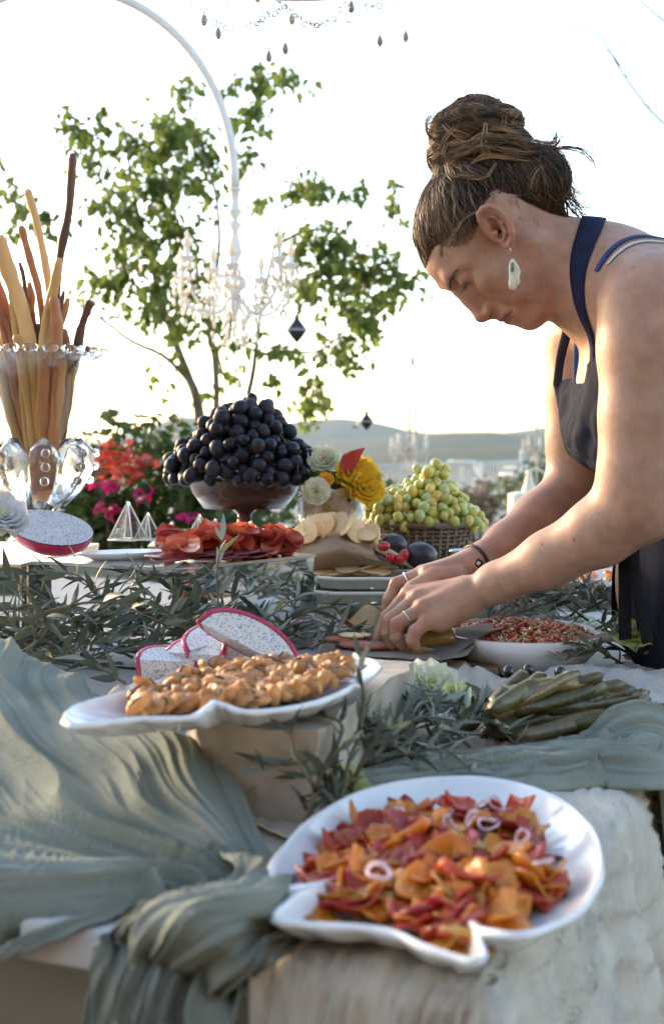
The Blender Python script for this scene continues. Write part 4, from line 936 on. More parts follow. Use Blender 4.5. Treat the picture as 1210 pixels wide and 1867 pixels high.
# scalp strands: hug the hair mesh from the hairline towards the bun
from mathutils.bvhtree import BVHTree
bvh = BVHTree.FromPolygons([tuple(v) for v in HV], [tuple(f) for f in HF.tolist()])
S = {0: [], 1: [], 2: [], 3: [], 4: []}; BB = BVHTree.FromPolygons([tuple(v) for v in V], [tuple(f) for f in F.tolist()])
def hug(path, lift):
    out = []
    for i, p in enumerate(path):
        q, nrm, _, _ = bvh.find_nearest(Vector(p)); out.append(q + nrm * lift[i] if q is not None else Vector(p))
    return out
starts = [(774, 486), (781, 452), (795, 447), (812, 447), (830, 445), (850, 441), (862, 425), (868, 400), (878, 378), (900, 367), (925, 367), (954, 377), (985, 391), (1010, 398), (1035, 396)]
sx = np.linspace(0, len(starts) - 1, 400)
for u in range(2600):
    q = hr.rand() * (len(starts) - 1); k = int(min(q, len(starts) - 2)); fr = q - k
    a = np.array(starts[k]) * (1 - fr) + np.array(starts[k + 1]) * fr
    sgn = 1 if hr.rand() < .12 else -1
    p0 = pt(a[0] + hr.randn() * 3, a[1] + abs(hr.randn()) * 5 - 4, sgn * (.073 + 0 * hr.rand()))
    if hr.rand() < .2: p0 = pt(768 + hr.rand() * 14, 440 + hr.rand() * 45, -.06 * hr.rand() ** .6)
    tgt = pt(838 + hr.randn() * 22 + .25 * (a[0] - 880), 300 + hr.randn() * 8, sgn * .035 * hr.rand())
    wob = hr.randn() * .006
    path = [p0 + (tgt - p0) * t + np.array((1, 0, .3)) * wob * math.sin(math.pi * t) for t in np.linspace(0, 1, 14)]
    lo = hr.rand() ** 2 * .0065; S[(3 if a[0] > 862 else 0) if hr.rand() < (.7 if a[0] > 862 else .22) else (1 if hr.rand() < .8 else 2)].append(hug(path, [.0004 + lo * math.sin(math.pi * t) for t in np.linspace(0, 1, 14)]))
for u in range(190):   # fine short hairs softening the hairline
    q = hr.rand() * (6.5 if hr.rand() < .8 else len(starts) - 1); k = int(min(q, len(starts) - 2)); fr = q - k; a = np.array(starts[k]) * (1 - fr) + np.array(starts[k + 1]) * fr
    p0 = pt(a[0] + hr.randn() * 3, a[1] + (2 if q < 6.6 else -4) + abs(hr.randn()) * 3, -.074); p1 = p0 + np.array((.006 * hr.randn(), 0, .012 + .008 * hr.rand()))
    q0, n0, _, _ = BB.find_nearest(Vector(p0)); q1, n1, _, _ = BB.find_nearest(Vector(p1)); S[4].append([q0 + n0 * .0002, q0.lerp(q1, .5) + n0 * .0012, q1 + n1 * .004])
for u in range(900):   # nape and back of the head, swept up towards the bun
    a0 = np.array((rs_ := hr.uniform(930, 1048), np.interp(rs_, hx, hy) + hr.randn() * 3 - 1)); sgn = 1 if hr.rand() < .2 else -1
    p0 = pt(a0[0], a0[1], sgn * (.012 + .062 * hr.rand() ** .5)); mdp = pt(a0[0] - 12 + hr.randn() * 12, a0[1] - 62 + hr.randn() * 8, sgn * .07 * hr.rand() ** .4); tgt = pt(925 + hr.randn() * 22 + .2 * (a0[0] - 980), 268 + hr.randn() * 7, sgn * .035 * hr.rand())
    lo = hr.rand() ** 2 * .006; S[0 if hr.rand() < .6 else (1 if hr.rand() < .75 else 3)].append(hug(cat([p0, mdp, tgt], 14), [.0004 + lo * math.sin(math.pi * t) for t in np.linspace(0, 1, 14)]))
# bun: locks coiling round each knot, each lock a few strands
for (c, r, a) in buns:
    cc = pt(*c); r = np.array(r)
    for _ in range(58):
        ax = hr.randn(3) * np.array((.5, 1.2, .8)); ax /= np.linalg.norm(ax); u = np.cross(ax, hr.randn(3)); u /= np.linalg.norm(u); v = np.cross(ax, u)
        t0 = hr.rand() * 6.28; ln = 1.3 + hr.rand() * 2.2; off = hr.uniform(-.93, .93); sc = 1.03 + hr.rand() * .09
        lit = hr.rand(); warm = (c[0] < 850) or (c[1] > 255)
        key = (2 if lit < .52 else 1) if warm else (2 if lit < .2 else 1 if lit < .85 else 0)
        for _s in range(9):
            o1 = off + hr.randn() * .05; s1 = sc + hr.randn() * .02
            pth = []
            for t in np.linspace(0, 1, 16):
                th = t0 + ln * t; d = math.sqrt(max(0, 1 - o1 * o1)); q = ax * o1 + (u * math.cos(th) + v * math.sin(th)) * d
                pth.append(cc + q * r * (s1 + .05 * math.sin(5 * t + _s)))
            S[key].append(pth)
# horizontal swept locks between bun and nape, and loose ends
for i in range(46):
    y0 = 262 + hr.randn() * 12; dyy = -.055 + hr.rand() * .05
    ks = 1 if hr.rand() < .45 else 2
    base = [(835 + hr.randn() * 18, y0 + 18, dyy), (880, y0 + hr.randn() * 5 + 4, dyy - .012), (930, y0 + hr.randn() * 5 + 6, dyy - .008), (975 + hr.randn() * 8, y0 + 14, dyy), (1010 + hr.randn() * 12, y0 + 22 + hr.randn() * 14, dyy + .01)]
    for _s in range(5):
        S[ks].append(cat([pt(b[0] + hr.randn() * 1.5, b[1] + hr.randn() * 2.0, b[2] + hr.randn() * .003) for b in base], 16))
fly = [[(985, 275, -.03), (1005, 262, -.03), (1015, 245, -.03), (1014, 232, -.03)], [(985, 276, -.03), (1010, 268, -.03), (1020, 255, -.03), (1023, 245, -.03)],
       [(990, 280, -.03), (1030, 271, -.03), (1065, 278, -.03), (1084, 300, -.03), (1089, 315, -.03)], [(990, 282, -.03), (1018, 285, -.03), (1036, 300, -.03), (1040, 318, -.03)],
       [(1000, 290, -.03), (1020, 296, -.03), (1032, 312, -.03), (1030, 325, -.03)], [(1005, 310, -.03), (1030, 320, -.03), (1045, 345, -.03), (1040, 362, -.03)],
       [(1008, 318, -.02), (1030, 335, -.02), (1050, 350, -.02), (1075, 352, -.02)], [(1010, 340, -.02), (1040, 360, -.02), (1060, 378, -.02), (1098, 376, -.02)],
       [(1012, 330, -.01), (1036, 348, -.01), (1048, 372, -.01), (1064, 395, -.01), (1066, 418, -.01)], [(1020, 350, 0), (1040, 380, 0), (1058, 400, 0), (1062, 420, 0)],
       [(820, 240, -.02), (790, 240, -.02), (777, 224, -.02), (784, 216, -.02), (800, 214, -.02)], [(812, 262, -.02), (786, 250, -.02), (777, 232, -.02), (782, 216, -.02), (810, 208, -.02)],
       [(870, 176, 0), (892, 178, 0), (906, 188, 0)], [(900, 300, -.06), (885, 322, -.068), (860, 325, -.07), (842, 312, -.066)], [(884, 225, -.05), (880, 260, -.06), (886, 285, -.064)],
       [(815, 300, -.05), (825, 320, -.06), (850, 322, -.065), (878, 326, -.07)], [(866, 385, -.075), (848, 400, -.075), (834, 425, -.073), (824, 447, -.07)],
       [(990, 300, -.055), (975, 320, -.066), (966, 345, -.07)], [(985, 300, -.06), (995, 330, -.066), (1000, 352, -.062)]]
for q in fly:
    for _s in range(4 if q[0][1] > 380 and q[0][0] > 980 else 15):
        j = hr.randn(3) * (2.4, 2.4, .005); g = hr.randn(2) * 9
        S[1 if hr.rand() < .65 else (2 if hr.rand() < .5 else 0)].append(cat([pt(b[0] + j[0] + g[0] * i / len(q), b[1] + j[1] + g[1] * i / len(q), b[2] + j[2]) for i, b in enumerate(q)], 14))
for _ in range(170):   # frizz round the silhouette
    a = hr.rand() * 6.28; c = pt(880 + 95 * math.cos(a), 290 + 95 * math.sin(a) * .9, hr.randn() * .02)
    q, nrm, _, _ = bvh.find_nearest(Vector(c))
    if topx(q.x, q.y, q.z)[1] > 400: continue
    dirn = Vector(hr.randn(3)) ; dirn = (dirn - nrm * dirn.dot(nrm)).normalized()
    S[1].append([q + dirn * t * .03 + nrm * (.001 + .012 * t * (1.2 - t)) for t in np.linspace(0, 1, 9)])
for k, m_, r_ in ((0, dark, .00045), (1, mid, .0004), (2, lite, .0004), (3, vdark, .00045), (4, mid, .00022)): strands('hair_strands', S[k], m_, r_)
# brow, lashes
br = []
for i in range(85):
    t = hr.rand(); a = np.array((97 - 17 * t * t, 6 + 40 * t, 21 + 8 * math.sin(t * 2.3))) + hr.randn(3) * (0, .8, 1.3 * (1.1 - .7 * t))
    q, nrm, ii, dd = BV.find_nearest(Vector(H(*a))) if False else (Vector(H(*a)), Vector(hf), 0, 0)
    br.append([q, Vector(H(a[0] - .3, a[1] + 2.5, a[2] + 1.1 - 1.3 * t)), Vector(H(a[0] - .9, a[1] + 5, a[2] + 1.6 - 2.6 * t))])
bodybvh = BVHTree.FromPolygons([tuple(v) for v in V], [tuple(f) for f in F.tolist()])
def onbody(p, lift=.0005):
    q, nrm, _, _ = bodybvh.find_nearest(Vector(p)); return q + nrm * lift
br = [[onbody(p, .0006) for p in s] for s in br]
strands('eyebrow', br, M('brow_brown', (.07, .04, .025), .6, .2, 50), .00028)
ls = []
for i in range(34):
    t = i / 33; a = onbody(H(96 - 5 * abs(t - .4), 20 + 24 * t, 8 + 2.5 * math.sin(math.pi * t) - 1), .0002)
    ls.append([a, a + Vector(hf) * .004 - Vector(hu) * .0015, a + Vector(hf) * .0075 - Vector(hu) * .0015 + Vector(hl) * .002 * (t - .4)])
strands('eyelashes', ls, vdark, .00035)
lid = MB(); lid.tube([onbody(H(96 - 5 * abs(t - .4), 19 + 26 * t, 7.6 + 2.5 * math.sin(math.pi * t) - 1), .0001) for t in np.linspace(0, 1, 14)], .0009, 6)
lid.build('lash_line', vdark, woman)
# ------------------------------------------------------------------ clothes
denim = M('apron_cloth', (.013, .015, .026), .85, .35, 30, col2=(.030, .032, .048), bump=.12, bs=500, stretch=(3, 3, .6), spec=.06)
navy = M('strap_navy', (.018, .022, .05), .8, .2, 60, bump=.1, bs=600, spec=.1)
blue = M('strap_blue', (.03, .05, .17), .7, .2, 60)
pale = M('strap_pale', (.55, .55, .56), .7, .1, 60)
black = M('tie_black', (.012, .012, .014), .8, .2, 60, bump=.1, bs=600, spec=.1)
def ribbon(name, pts, wd, m, th=.0012, n=40, across=None, parent=woman, snap=None, label=None):
    """ribbon along pixel points (px,py,dy) with width in metres"""
    cp = cat([list(pt(*q[:3])) + [q[3] if len(q) > 3 else wd] for q in pts], n); rows = []
    for i, c in enumerate(cp):
        a = Vector(cp[max(i - 1, 0)][:3]); b = Vector(cp[min(i + 1, n - 1)][:3]); t = (b - a).normalized(); p = Vector(c[:3])
        nr = None
        if snap is not None:
            q, nrm, _, dd = bodybvh.find_nearest(p)
            if dd is not None and dd < .03: p = q + nrm * snap; nr = nrm
        if nr is None: nr = Vector(across) if across else Vector((0, -1, 0))
        s = t.cross(nr).normalized(); rows.append([p + s * c[3] * u + nr * (.0006 if abs(u) < .4 else 0) for u in (-.5, -.17, .17, .5)])
    b_ = MB(); b_.grid(rows); o = b_.build(name, m, parent); solidify(o, th)
    if label: o['label'] = label
    return o
ribbon('apron_strap', [(1086, 416, .03, .03), (1078, 424, -.015, .03), (1072, 455, -.045, .029), (1070, 490, -.062, .027), (1073, 530, -.066, .022), (1077, 575, -.06, .0165), (1079, 610, -.055, .0135), (1081, 650, -.05, .0135), (1084, 680, -.05, .0135)], .02, navy, snap=.0025)
ribbon('apron_strap', [(1042, 560, .05, .014), (1034, 600, .075, .014), (1024, 640, .09, .013), (1019, 668, .095, .012), (1015, 702, .097, .012)], .012, denim, across=(-.5, -.85, 0))
ribbon('top_strap', [(1054, 578, .01, .006), (1051, 620, .012, .008), (1051, 655, .022, .011), (1052, 700, .04, .014)], .008, blue, across=(-.5, -.85, 0))
ribbon('top_strap', [(1108, 505, -.10), (1114, 486, -.10), (1126, 462, -.095), (1148, 444, -.085), (1185, 434, -.07), (1230, 430, -.06), (1300, 440, -.06)], .0085, blue, snap=.002)
ribbon('bra_strap', [(1118, 492, -.12), (1134, 470, -.115), (1160, 456, -.105), (1200, 448, -.095), (1260, 446, -.08)], .0055, pale, snap=.0016)
# bib: a sheet hanging from the straps and bulging over the bust
bib = [[(1010, 703, .100), (1030, 694, .085), (1060, 684, .01), (1078, 660, -.045), (1100, 652, -.075), (1140, 660, -.11)],
       [(1018, 730, .105), (1028, 735, .06), (1046, 735, .0), (1070, 728, -.055), (1110, 722, -.095), (1150, 720, -.12)],
       [(1024, 765, .105), (1024, 772, .05), (1036, 778, .0), (1060, 780, -.06), (1110, 780, -.10), (1160, 780, -.125)],
       [(1034, 808, .105), (1030, 812, .05), (1040, 818, .0), (1064, 822, -.06), (1110, 830, -.10), (1170, 830, -.125)],
       [(1060, 842, .100), (1056, 843, .05), (1062, 846, .0), (1078, 852, -.055), (1120, 862, -.095), (1190, 870, -.12)],
       [(1110, 862, .095), (1100, 866, .05), (1104, 868, .0), (1115, 872, -.05), (1150, 885, -.09), (1220, 900, -.12)],
       [(1170, 900, .09), (1150, 905, .05), (1155, 908, .0), (1165, 912, -.05), (1190, 925, -.09), (1240, 940, -.12)]]
G = catgrid([[list(pt(*q)) for q in r] for r in bib], 72, 64)
for i in range(72):
    for j in range(64):
        u = j / 63; v = i / 71
        fold = nz(u * 9 + 1.5 * v, v * 2.2, 3.1) * .008 + abs(nz(u * 5 - v * 3, v * 4 + u * 3, 7.7)) * .011 + nz(u * 26, v * 14, 2) * .0009
        G[i, j] += np.array((-.75, -.6, .1)) * fold * (.4 + .6 * min(1, v * 4))
b_ = MB(); b_.grid([[tuple(G[i, j]) for j in range(64)] for i in range(72)]); o = b_.build('apron_bib', denim, woman); solidify(o, .0016)
hem = MB(); hem.tube([tuple(G[0, j] + np.array((0, 0, 0))) for j in range(64)], .0016, 6); hem.build('bib_hem', denim, woman)
A = SDF(np.arange(.37, .90, .006), np.arange(1.44, 1.99, .006), np.arange(.28, 1.30, .006))
A.ell(pt(1150, 780), (.10, .137, .085), None, .03); A.ell(pt(1225, 640), (.108, .140, .15), None, .05)
A.ell(pt(1288, 950), (.103, .137, .21), RT, .06); A.ell(pt(1378, 1190), (.118, .175, .15), RT, .06)
A.cone(pt(1450, 1260, 0), pt(1500, 1900, 0), .13, .14, .06); 
Xg, Yg, Zg = A.ax[0][:, None, None], A.ax[1][None, :, None], A.ax[2][None, None, :]
A.D = (A.D + .0035 * np.sin(Yg * 95 + 2.5 * np.sin(Zg * 14)) * np.clip((1.16 - Zg) * 4, 0.15, 1) + .002 * np.sin(Yg * 61 + Zg * 38)).astype(np.float32)
A.D = np.maximum(A.D, (Zg - 1.205 + (Xg - .40) * -.9) + 0 * Yg).astype(np.float32)
AV, AF = A.mesh(); link('apron_skirt', np_mesh('apron_skirt', AV, AF), denim, woman)
tz = M('trousers_cloth', (.02, .022, .03), .85, .2, 40)
for dy in (-.1, .1):
    t_ = MB(); t_.tube([(.63, DW + dy, .95), (.63, DW + dy, .5), (.63, DW + dy, .09)], [.1, .075, .055], 16); t_.build('trouser_leg', tz, woman)
    t_ = MB(); t_.ball((.605, DW + dy, .045), (.13, .045, .05), 14, 8); t_.build('shoe', black, woman)
def tie(pts, wd): return ribbon('apron_tie', pts, wd, black, across=(.1, -1, 0), th=.0014)
tie([(1160, 990, -.125, .012), (1140, 1020, -.13, .0155), (1138, 1075, -.13, .0155), (1138, 1130, -.128, .0155), (1139, 1166, -.125, .0155)], .015)
tie([(1160, 990, -.125, .012), (1154, 1020, -.14, .014), (1160, 1070, -.14, .0145), (1170, 1125, -.138, .0145), (1180, 1172, -.135, .0145)], .0145)
# ------------------------------------------------------------------ jewellery
gold = M('pearl_shell', (.60, .56, .40), .28, .15, 160, coat=.6, col2=(.80, .78, .64))
silver = M('silver', (.75, .74, .72), .22, .05, 40, metal=1)
dk = M('bracelet_black', (.014, .012, .012), .5, .2, 50)
eo = MB(); eo.tube([pt(927, 448, -.094), pt(930, 456, -.098), pt(933, 462, -.094)], .0006, 6)
ear = eo.build('earring', silver, woman); ear['label'] = 'pale scalloped drop earring below the left ear'
out = [(935, 467), (941, 478), (947, 487), (950, 497), (946, 504), (949, 513), (947, 522), (942, 522), (940, 530), (936, 531), (934, 528), (930, 531), (927, 524), (925, 515), (928, 506), (926, 496), (926, 484), (928, 474)]
cc = pt(936, 500, -.094); vs = [tuple(cc + np.array((0, -.002, 0)))]; n_ = len(out)
for x, y in out: vs.append(tuple(pt(x, y, -.094 + .0015 * math.sin(x))))
b_ = MB(); b_.add(vs, [(0, i + 1, (i + 1) % n_ + 1) for i in range(n_)]); o = b_.build('earring_drop', gold, ear); solidify(o, .0022); subsurf(o, 1)
b_ = MB(); b_.ball(pt(933, 487, -.098), (.0026, .002, .0062), 10, 8); b_.build('earring_stone', M('smoky_stone', (.18, .15, .10), .15, .2, 80, coat=.8), ear)
def band(name, a, b, r, th, m, flat=1.0):
    a = Vector(a); b = Vector(b); t = (b - a).normalized(); u = t.orthogonal().normalized(); v = t.cross(u); b_ = MB()
    b_.tube([a + (u * math.cos(k / 24 * 6.2832) + v * math.sin(k / 24 * 6.2832)) * r for k in range(25)], th, 6, cap=False); return b_.build(name, m, woman)
band('ring', pt(742, 1127, -.0565), pt(735, 1131.5, -.0572), .0101, .00085, silver)
o = band('ring', pt(741, 1058, .0146), pt(735, 1060.5, .0144), .0106, .0014, silver)
band('bracelet', pt(868, 1028, .035), pt(862, 1031, .032), .0252, .0030, dk)
b_ = MB(); b_.box(pt(872, 1027, .008), (.0048, .0025, .0055), (0, .5, 0)); o = b_.build('bracelet_charm', dk, woman); bevel(o, .001)
b_ = MB(); b_.ball(pt(872, 1027, .0055), (.0026, .0015, .0026), 10, 6); b_.build('bracelet_bead', pale, woman)
# ================================================================== BACK HALF OF THE TABLE
mirror = M('mirror', (.80, .80, .79), .035, 0, 1, metal=1); darkm = M('plinth_edge', (.25, .25, .25), .3, 0, 1, metal=1)
def box_plinth(label, cs, z1, m, gap=.003, name='mirrored_plinth', catg='plinth', cap=None):
    t = thing(name, label, catg, (sum(c[0] for c in cs) / 4, sum(c[1] for c in cs) / 4, TZ)); z0 = TZ + .004
    cx, cy = t.location.x, t.location.y
    for i in range(4):
        a = Vector(cs[i]); b = Vector(cs[(i + 1) % 4]); ins = .004
        ax = Vector((b.x - a.x, b.y - a.y)); ax.normalize(); a2 = a + Vector((ax.x, ax.y)) * ins; b2 = b - Vector((ax.x, ax.y)) * ins
        nn = Vector((ax.y, -ax.x)); 
        if nn.dot(Vector((cx, cy)) - a) > 0: nn = -nn
        q = MB(); th = nn * -.004
        v = [(a2.x, a2.y), (b2.x, b2.y), (b2.x + th.x, b2.y + th.y), (a2.x + th.x, a2.y + th.y)]
        q.add([(x, y, z0) for x, y in v] + [(x, y, z1 - .005) for x, y in v], [(0, 1, 2, 3), (7, 6, 5, 4), (0, 4, 5, 1), (1, 5, 6, 2), (2, 6, 7, 3), (3, 7, 4, 0)]); q.build('mirror_panel', m, t, False)
    q = MB(); c_ = [(x, y) for x, y in cs]; q.add([(x, y, z1 - .0045) for x, y in c_] + [(x, y, z1) for x, y in c_], [(3, 2, 1, 0), (4, 5, 6, 7), (0, 1, 5, 4), (1, 2, 6, 5), (2, 3, 7, 6), (3, 0, 4, 7)]); o = q.build('top_panel', cap or m, t, False)
    return t
ZP = 1.038
capm = M('plinth_top', (.62, .62, .60), .12, .05, 20, metal=.6)
box_plinth('mirrored box plinth under the salami, its corner toward the camera', [(-.205, 1.713), (-.419, 1.834), (-.238, 2.065), (-.024, 1.944)], ZP, mirror, cap=capm)
box_plinth('mirrored box plinth under the halved dragon fruit and glass vase', [(-.425, 1.80), (-.75, 1.86), (-.71, 2.24), (-.385, 2.18)], ZP - .002, mirror, cap=capm)
box_plinth('low mirrored plinth at the back under the black grapes', [(-.30, 2.14), (-.33, 2.58), (.062, 2.58), (.062, 2.14)], ZP - .004, mirror, cap=capm)
box_plinth('pale green covered riser under the glass trays and grape basket', [(-.018, 2.0), (-.018, 2.132), (.36, 2.132), (.34, 2.0)], .955, M('riser_green', (.33, .38, .33), .7, .1, 30), name='riser', catg='riser')
box_plinth('pale green covered back riser below the wicker grape basket', [(.066, 2.137), (.066, 2.6), (.36, 2.6), (.36, 2.137)], .954, M('riser_green', (.33, .38, .33), .7, .1, 30), name='riser', catg='riser')
glass = M('clear_glass', (.97, .985, .98), .02, 0, 1, trans=1.0, ior=1.47)
def thin_glass(name, tint, base):
    m = M(name, tint, .03, 0, 1); t = m.node_tree; tr = t.nodes.new('ShaderNodeBsdfTransparent'); tr.inputs[0].default_value = (*tint, 1); gl_ = t.nodes.new('ShaderNodeBsdfGlossy'); gl_.inputs['Roughness'].default_value = .03; lw = t.nodes.new('ShaderNodeLayerWeight'); lw.inputs[0].default_value = base; ms = t.nodes.new('ShaderNodeMixShader')
    t.links.new(lw.outputs['Facing'], ms.inputs[0]); t.links.new(tr.outputs[0], ms.inputs[1]); t.links.new(gl_.outputs[0], ms.inputs[2]); t.links.new(ms.outputs[0], t.nodes['Material Output'].inputs[0]); return m
thing_glass = thin_glass('thin_glass', (.96, .975, .97), .22)
# ------------------------------------------------------------------ footed glass vase
vc = P(66, 810, 2.0); vc.z = ZP; vs_ = thing('glass_vase', 'footed clear pressed-glass vase with scalloped rim holding long breadsticks', 'vase', vc)
z = lambda py: 1.2 - (py - 810) / 1200 - ZP
k = 1 / 1200
prof = [(.001, .004), (.045, .002), (.050, .008), (.030, .030), (.022, z(945)), (.032, z(915)), (.050, z(885)), (60 * k, z(850)), (66 * k, z(800)), (72 * k, z(740)), (76 * k, z(690)), (84 * k, z(668)), (100 * k, z(655)), (118 * k, z(648)), (119 * k, z(643)), (100 * k, z(648)), (82 * k, z(660)), (71 * k, z(690)), (66 * k, z(740)), (60 * k, z(800)), (54 * k, z(850)), (38 * k, z(885)), (.001, z(900))]
b_ = MB(); b_.lathe(prof, 72, vc, wob=lambda a, i, r, zz: 1 + (.05 * math.sin(a * 18) if 12 <= i <= 15 else 0)); b_.build('vase_body', thing_glass, vs_)
for i in range(9):   # pressed petals round the belly
    a = 6.283 * i / 9 + .2; d = Vector((math.cos(a), math.sin(a), 0)); q = MB()
    q.tube([vc + d * rr_ + Vector((0, 0, zz)) for rr_, zz in ((.034, z(918)), (.052, z(885)), (.064, z(850)), (.067, z(822)), (.062, z(800)))], [.010, .018, .023, .020, .006], 10, flat=1.1); q.build('petal', glass, vs_)
    for zz, rr_ in ((z(875), .080), (z(850), .088), (z(826), .089)):
        q = MB(); q.ball(vc + d * rr_ + Vector((0, 0, zz)), .0072, 10, 8); q.build('bead', glass, vs_)
for i in range(22):
    a = 6.283 * i / 22; q = MB(); q.ball(vc + Vector((math.cos(a) * .0985, math.sin(a) * .0985, z(642))), (.0125, .0125, .007), 10, 6); q.build('rim_scallop', glass, vs_)
# ------------------------------------------------------------------ breadsticks
bs = [M('crust_golden', (.52, .27, .09), .5, .35, 18, col2=(.66, .42, .18), bump=.8, bs=60, stretch=(1, 1, .3)), M('crust_brown', (.28, .105, .04), .5, .4, 22, col2=(.42, .19, .08), bump=.8, bs=60, stretch=(1, 1, .3)), M('crust_dark', (.065, .026, .016), .45, .4, 30, col2=(.15, .06, .035), bump=.8, bs=70, stretch=(1, 1, .3))]
sticks = [([(82, 905), (88, 760), (97, 640), (102, 540), (112, 455), (125, 390), (130, 330), (133, 280)], 8, 2, .0, 'tallest dark brown knobbly breadstick in the glass vase'),
          ([(60, 900), (78, 740), (96, 600), (92, 540), (80, 465), (66, 400), (56, 365), (50, 345)], 7, 0, -.02, 'slender golden breadstick leaning left of the tallest dark one'),
          ([(64, 900), (74, 720), (78, 600), (71, 530), (60, 490), (48, 447), (39, 412)], 7, 1, .02, 'brown breadstick with a pale rounded end'),
          ([(85, 900), (66, 760), (54, 630), (38, 555), (22, 510), (8, 470), (-4, 430)], 15, 0, -.045, 'thick golden breadstick leaning to the left edge'),
          ([(70, 880), (40, 740), (18, 640), (0, 560), (-22, 480)], 12, 1, -.03, 'broad brown breadstick at the far left of the vase'),
          ([(100, 880), (118, 760), (139, 650), (148, 600), (160, 565), (166, 548)], 8, 2, .01, 'short dark breadstick resting on the right rim'),
          ([(92, 900), (100, 760), (104, 650), (104, 590), (98, 540)], 11, 1, -.055, 'stout brown breadstick standing at the front right'),
          ([(70, 890), (74, 760), (78, 650), (84, 590), (98, 530), (110, 470)], 10, 0, -.05, 'golden breadstick flaring below the tallest dark one'),
          ([(50, 860), (40, 720), (30, 640), (16, 590), (2, 540), (-14, 490)], 9, 1, .03, None), ([(62, 880), (56, 720), (52, 640), (58, 560), (54, 515)], 7, 1, .03, None), ([(84, 880), (64, 700), (54, 600), (44, 510), (36, 478)], 4, 2, .01, None),
          ([(58, 880), (34, 740), (14, 650), (-6, 600), (-24, 560)], 10, 0, .0, None), ([(75, 880), (110, 740), (122, 650), (116, 600)], 9, 1, .02, None), ([(75, 880), (120, 760), (132, 660)], 8, 0, -.02, None), ([(66, 890), (84, 760), (88, 660), (90, 600)], 9, 2, .04, None),
          ([(66, 890), (62, 760), (64, 660), (70, 590)], 10, 2, -.02, None), ([(60, 880), (22, 760), (0, 660), (-20, 620)], 10, 0, -.03, None), ([(56, 870), (14, 740), (-10, 650)], 9, 1, .01, None), ([(70, 880), (52, 740), (40, 660), (30, 610)], 8, 0, -.055, None), ([(74, 890), (100, 790), (112, 680), (110, 640)], 9, 0, -.05, None), ([(70, 890), (80, 780), (84, 690), (82, 650)], 9, 1, -.06, None)]
rs = random.Random(8)
for k_ in range(9):
    x_ = rs.uniform(0, 128); sticks.append(([(66 + (x_ - 66) * .1, 890), (66 + (x_ - 66) * .5, 760), (66 + (x_ - 66) * .8, 660), (x_, 600), (x_ + (x_ - 66) * .35 + rs.uniform(-6, 6), rs.uniform(500, 575))], rs.uniform(5, 9), rs.choice((0, 1, 1, 2)), rs.uniform(-.05, .05), None))
for i, (pp, r_, mi, dy, lb) in enumerate(sticks):
    n_ = 26; pts = cat([list(P(x, y, 2.0 + dy * (.5 + .5 * j / (len(pp) - 1)))) for j, (x, y) in enumerate(pp)], n_); q = MB()
    q.tube(pts, [r_ / 1200 * (1 + .38 * nz(j * .35, i * 3.3) + .16 * nz(j * 1.1, i)) * (1 if 0 < j < n_ - 1 else .6) for j in range(n_)], 9, flat=rs.uniform(.6, 1.0)); o = q.build('breadstick', bs[mi])
    tag(o, lb or (('golden', 'brown', 'dark')[mi] + ' rustic breadstick packed among others inside the glass vase'), 'breadstick', 'breadsticks in the glass vase')
# ------------------------------------------------------------------ dragon fruit
rind = M('dragon_rind', (.36, .012, .06), .4, .3, 30, col2=(.50, .04, .12), bump=.3, bs=60, coat=.3)
def seed_mat():
    m = M('dragon_flesh', (.56, .55, .56), .4, .08, 60, coat=.3, sss=.1, ssss=.01); t = m.node_tree; N = t.nodes; L = t.links
    v = N.new('ShaderNodeTexVoronoi'); v.inputs['Scale'].default_value = 430; tc = N.new('ShaderNodeTexCoord'); L.new(tc.outputs['Object'], v.inputs['Vector'])
    r = N.new('ShaderNodeValToRGB'); r.color_ramp.elements[0].position = .24; r.color_ramp.elements[1].position = .34; r.color_ramp.elements[0].color = (.02, .02, .02, 1); L.new(v.outputs['Distance'], r.inputs[0])
    mx = N.new('ShaderNodeMix'); mx.data_type = 'RGBA'; mx.blend_type = 'MULTIPLY'; mx.inputs[0].default_value = 1; b = N['Principled BSDF']; src = b.inputs['Base Color'].links[0].from_socket
    L.new(src, mx.inputs[6]); L.new(r.outputs[0], mx.inputs[7]); L.new(mx.outputs[2], b.inputs['Base Color']); return m
flesh = seed_mat(); scale_g = M('dragon_scale', (.22, .26, .06), .5, .3, 40, col2=(.45, .12, .12))
def half_fruit(t, L_, W_, rind_th=.006, seg=24):
    """half ellipsoid, cut face up (+z local), length along x, in local space of thing t"""
    q = MB(); rows = []
    for i in range(9):
        th = math.pi / 2 * i / 8; rows.append([(L_ * math.cos(th) * math.cos(a), W_ * math.cos(th) * math.sin(a), -W_ * .95 * math.sin(th) + .0015 * nz(a * 2, th * 3, 4)) for a in np.linspace(0, 6.2832, seg + 1)])
    q.grid(rows); o = q.build('rind', rind, None); o.parent = t
    q = MB(); rows = []
    for i in range(9):
        f = i / 8; rows.append([((L_ - .0008) * f * math.cos(a), (W_ - .0008) * f * math.sin(a), .001 + .004 * (1 - f * f)) for a in np.linspace(0, 6.2832, seg + 1)])
    q.grid(rows); o = q.build('flesh', flesh, None); o.parent = t
    for i in range(7):
        a = 6.28 * i / 7 + .3; v_, f_ = leafmesh(.032, .016, -.35, 4); q = MB(); e = Euler((R(200), 0, a)).to_matrix(); q.add([e @ Vector(v) + Vector((L_ * .72 * math.cos(a + 1.57), W_ * .72 * math.sin(a + 1.57), -W_ * .62)) for v in v_], f_); o = q.build('scale', scale_g, None); o.parent = t; solidify(o, .002)
p = P(92, 962, 1.83)
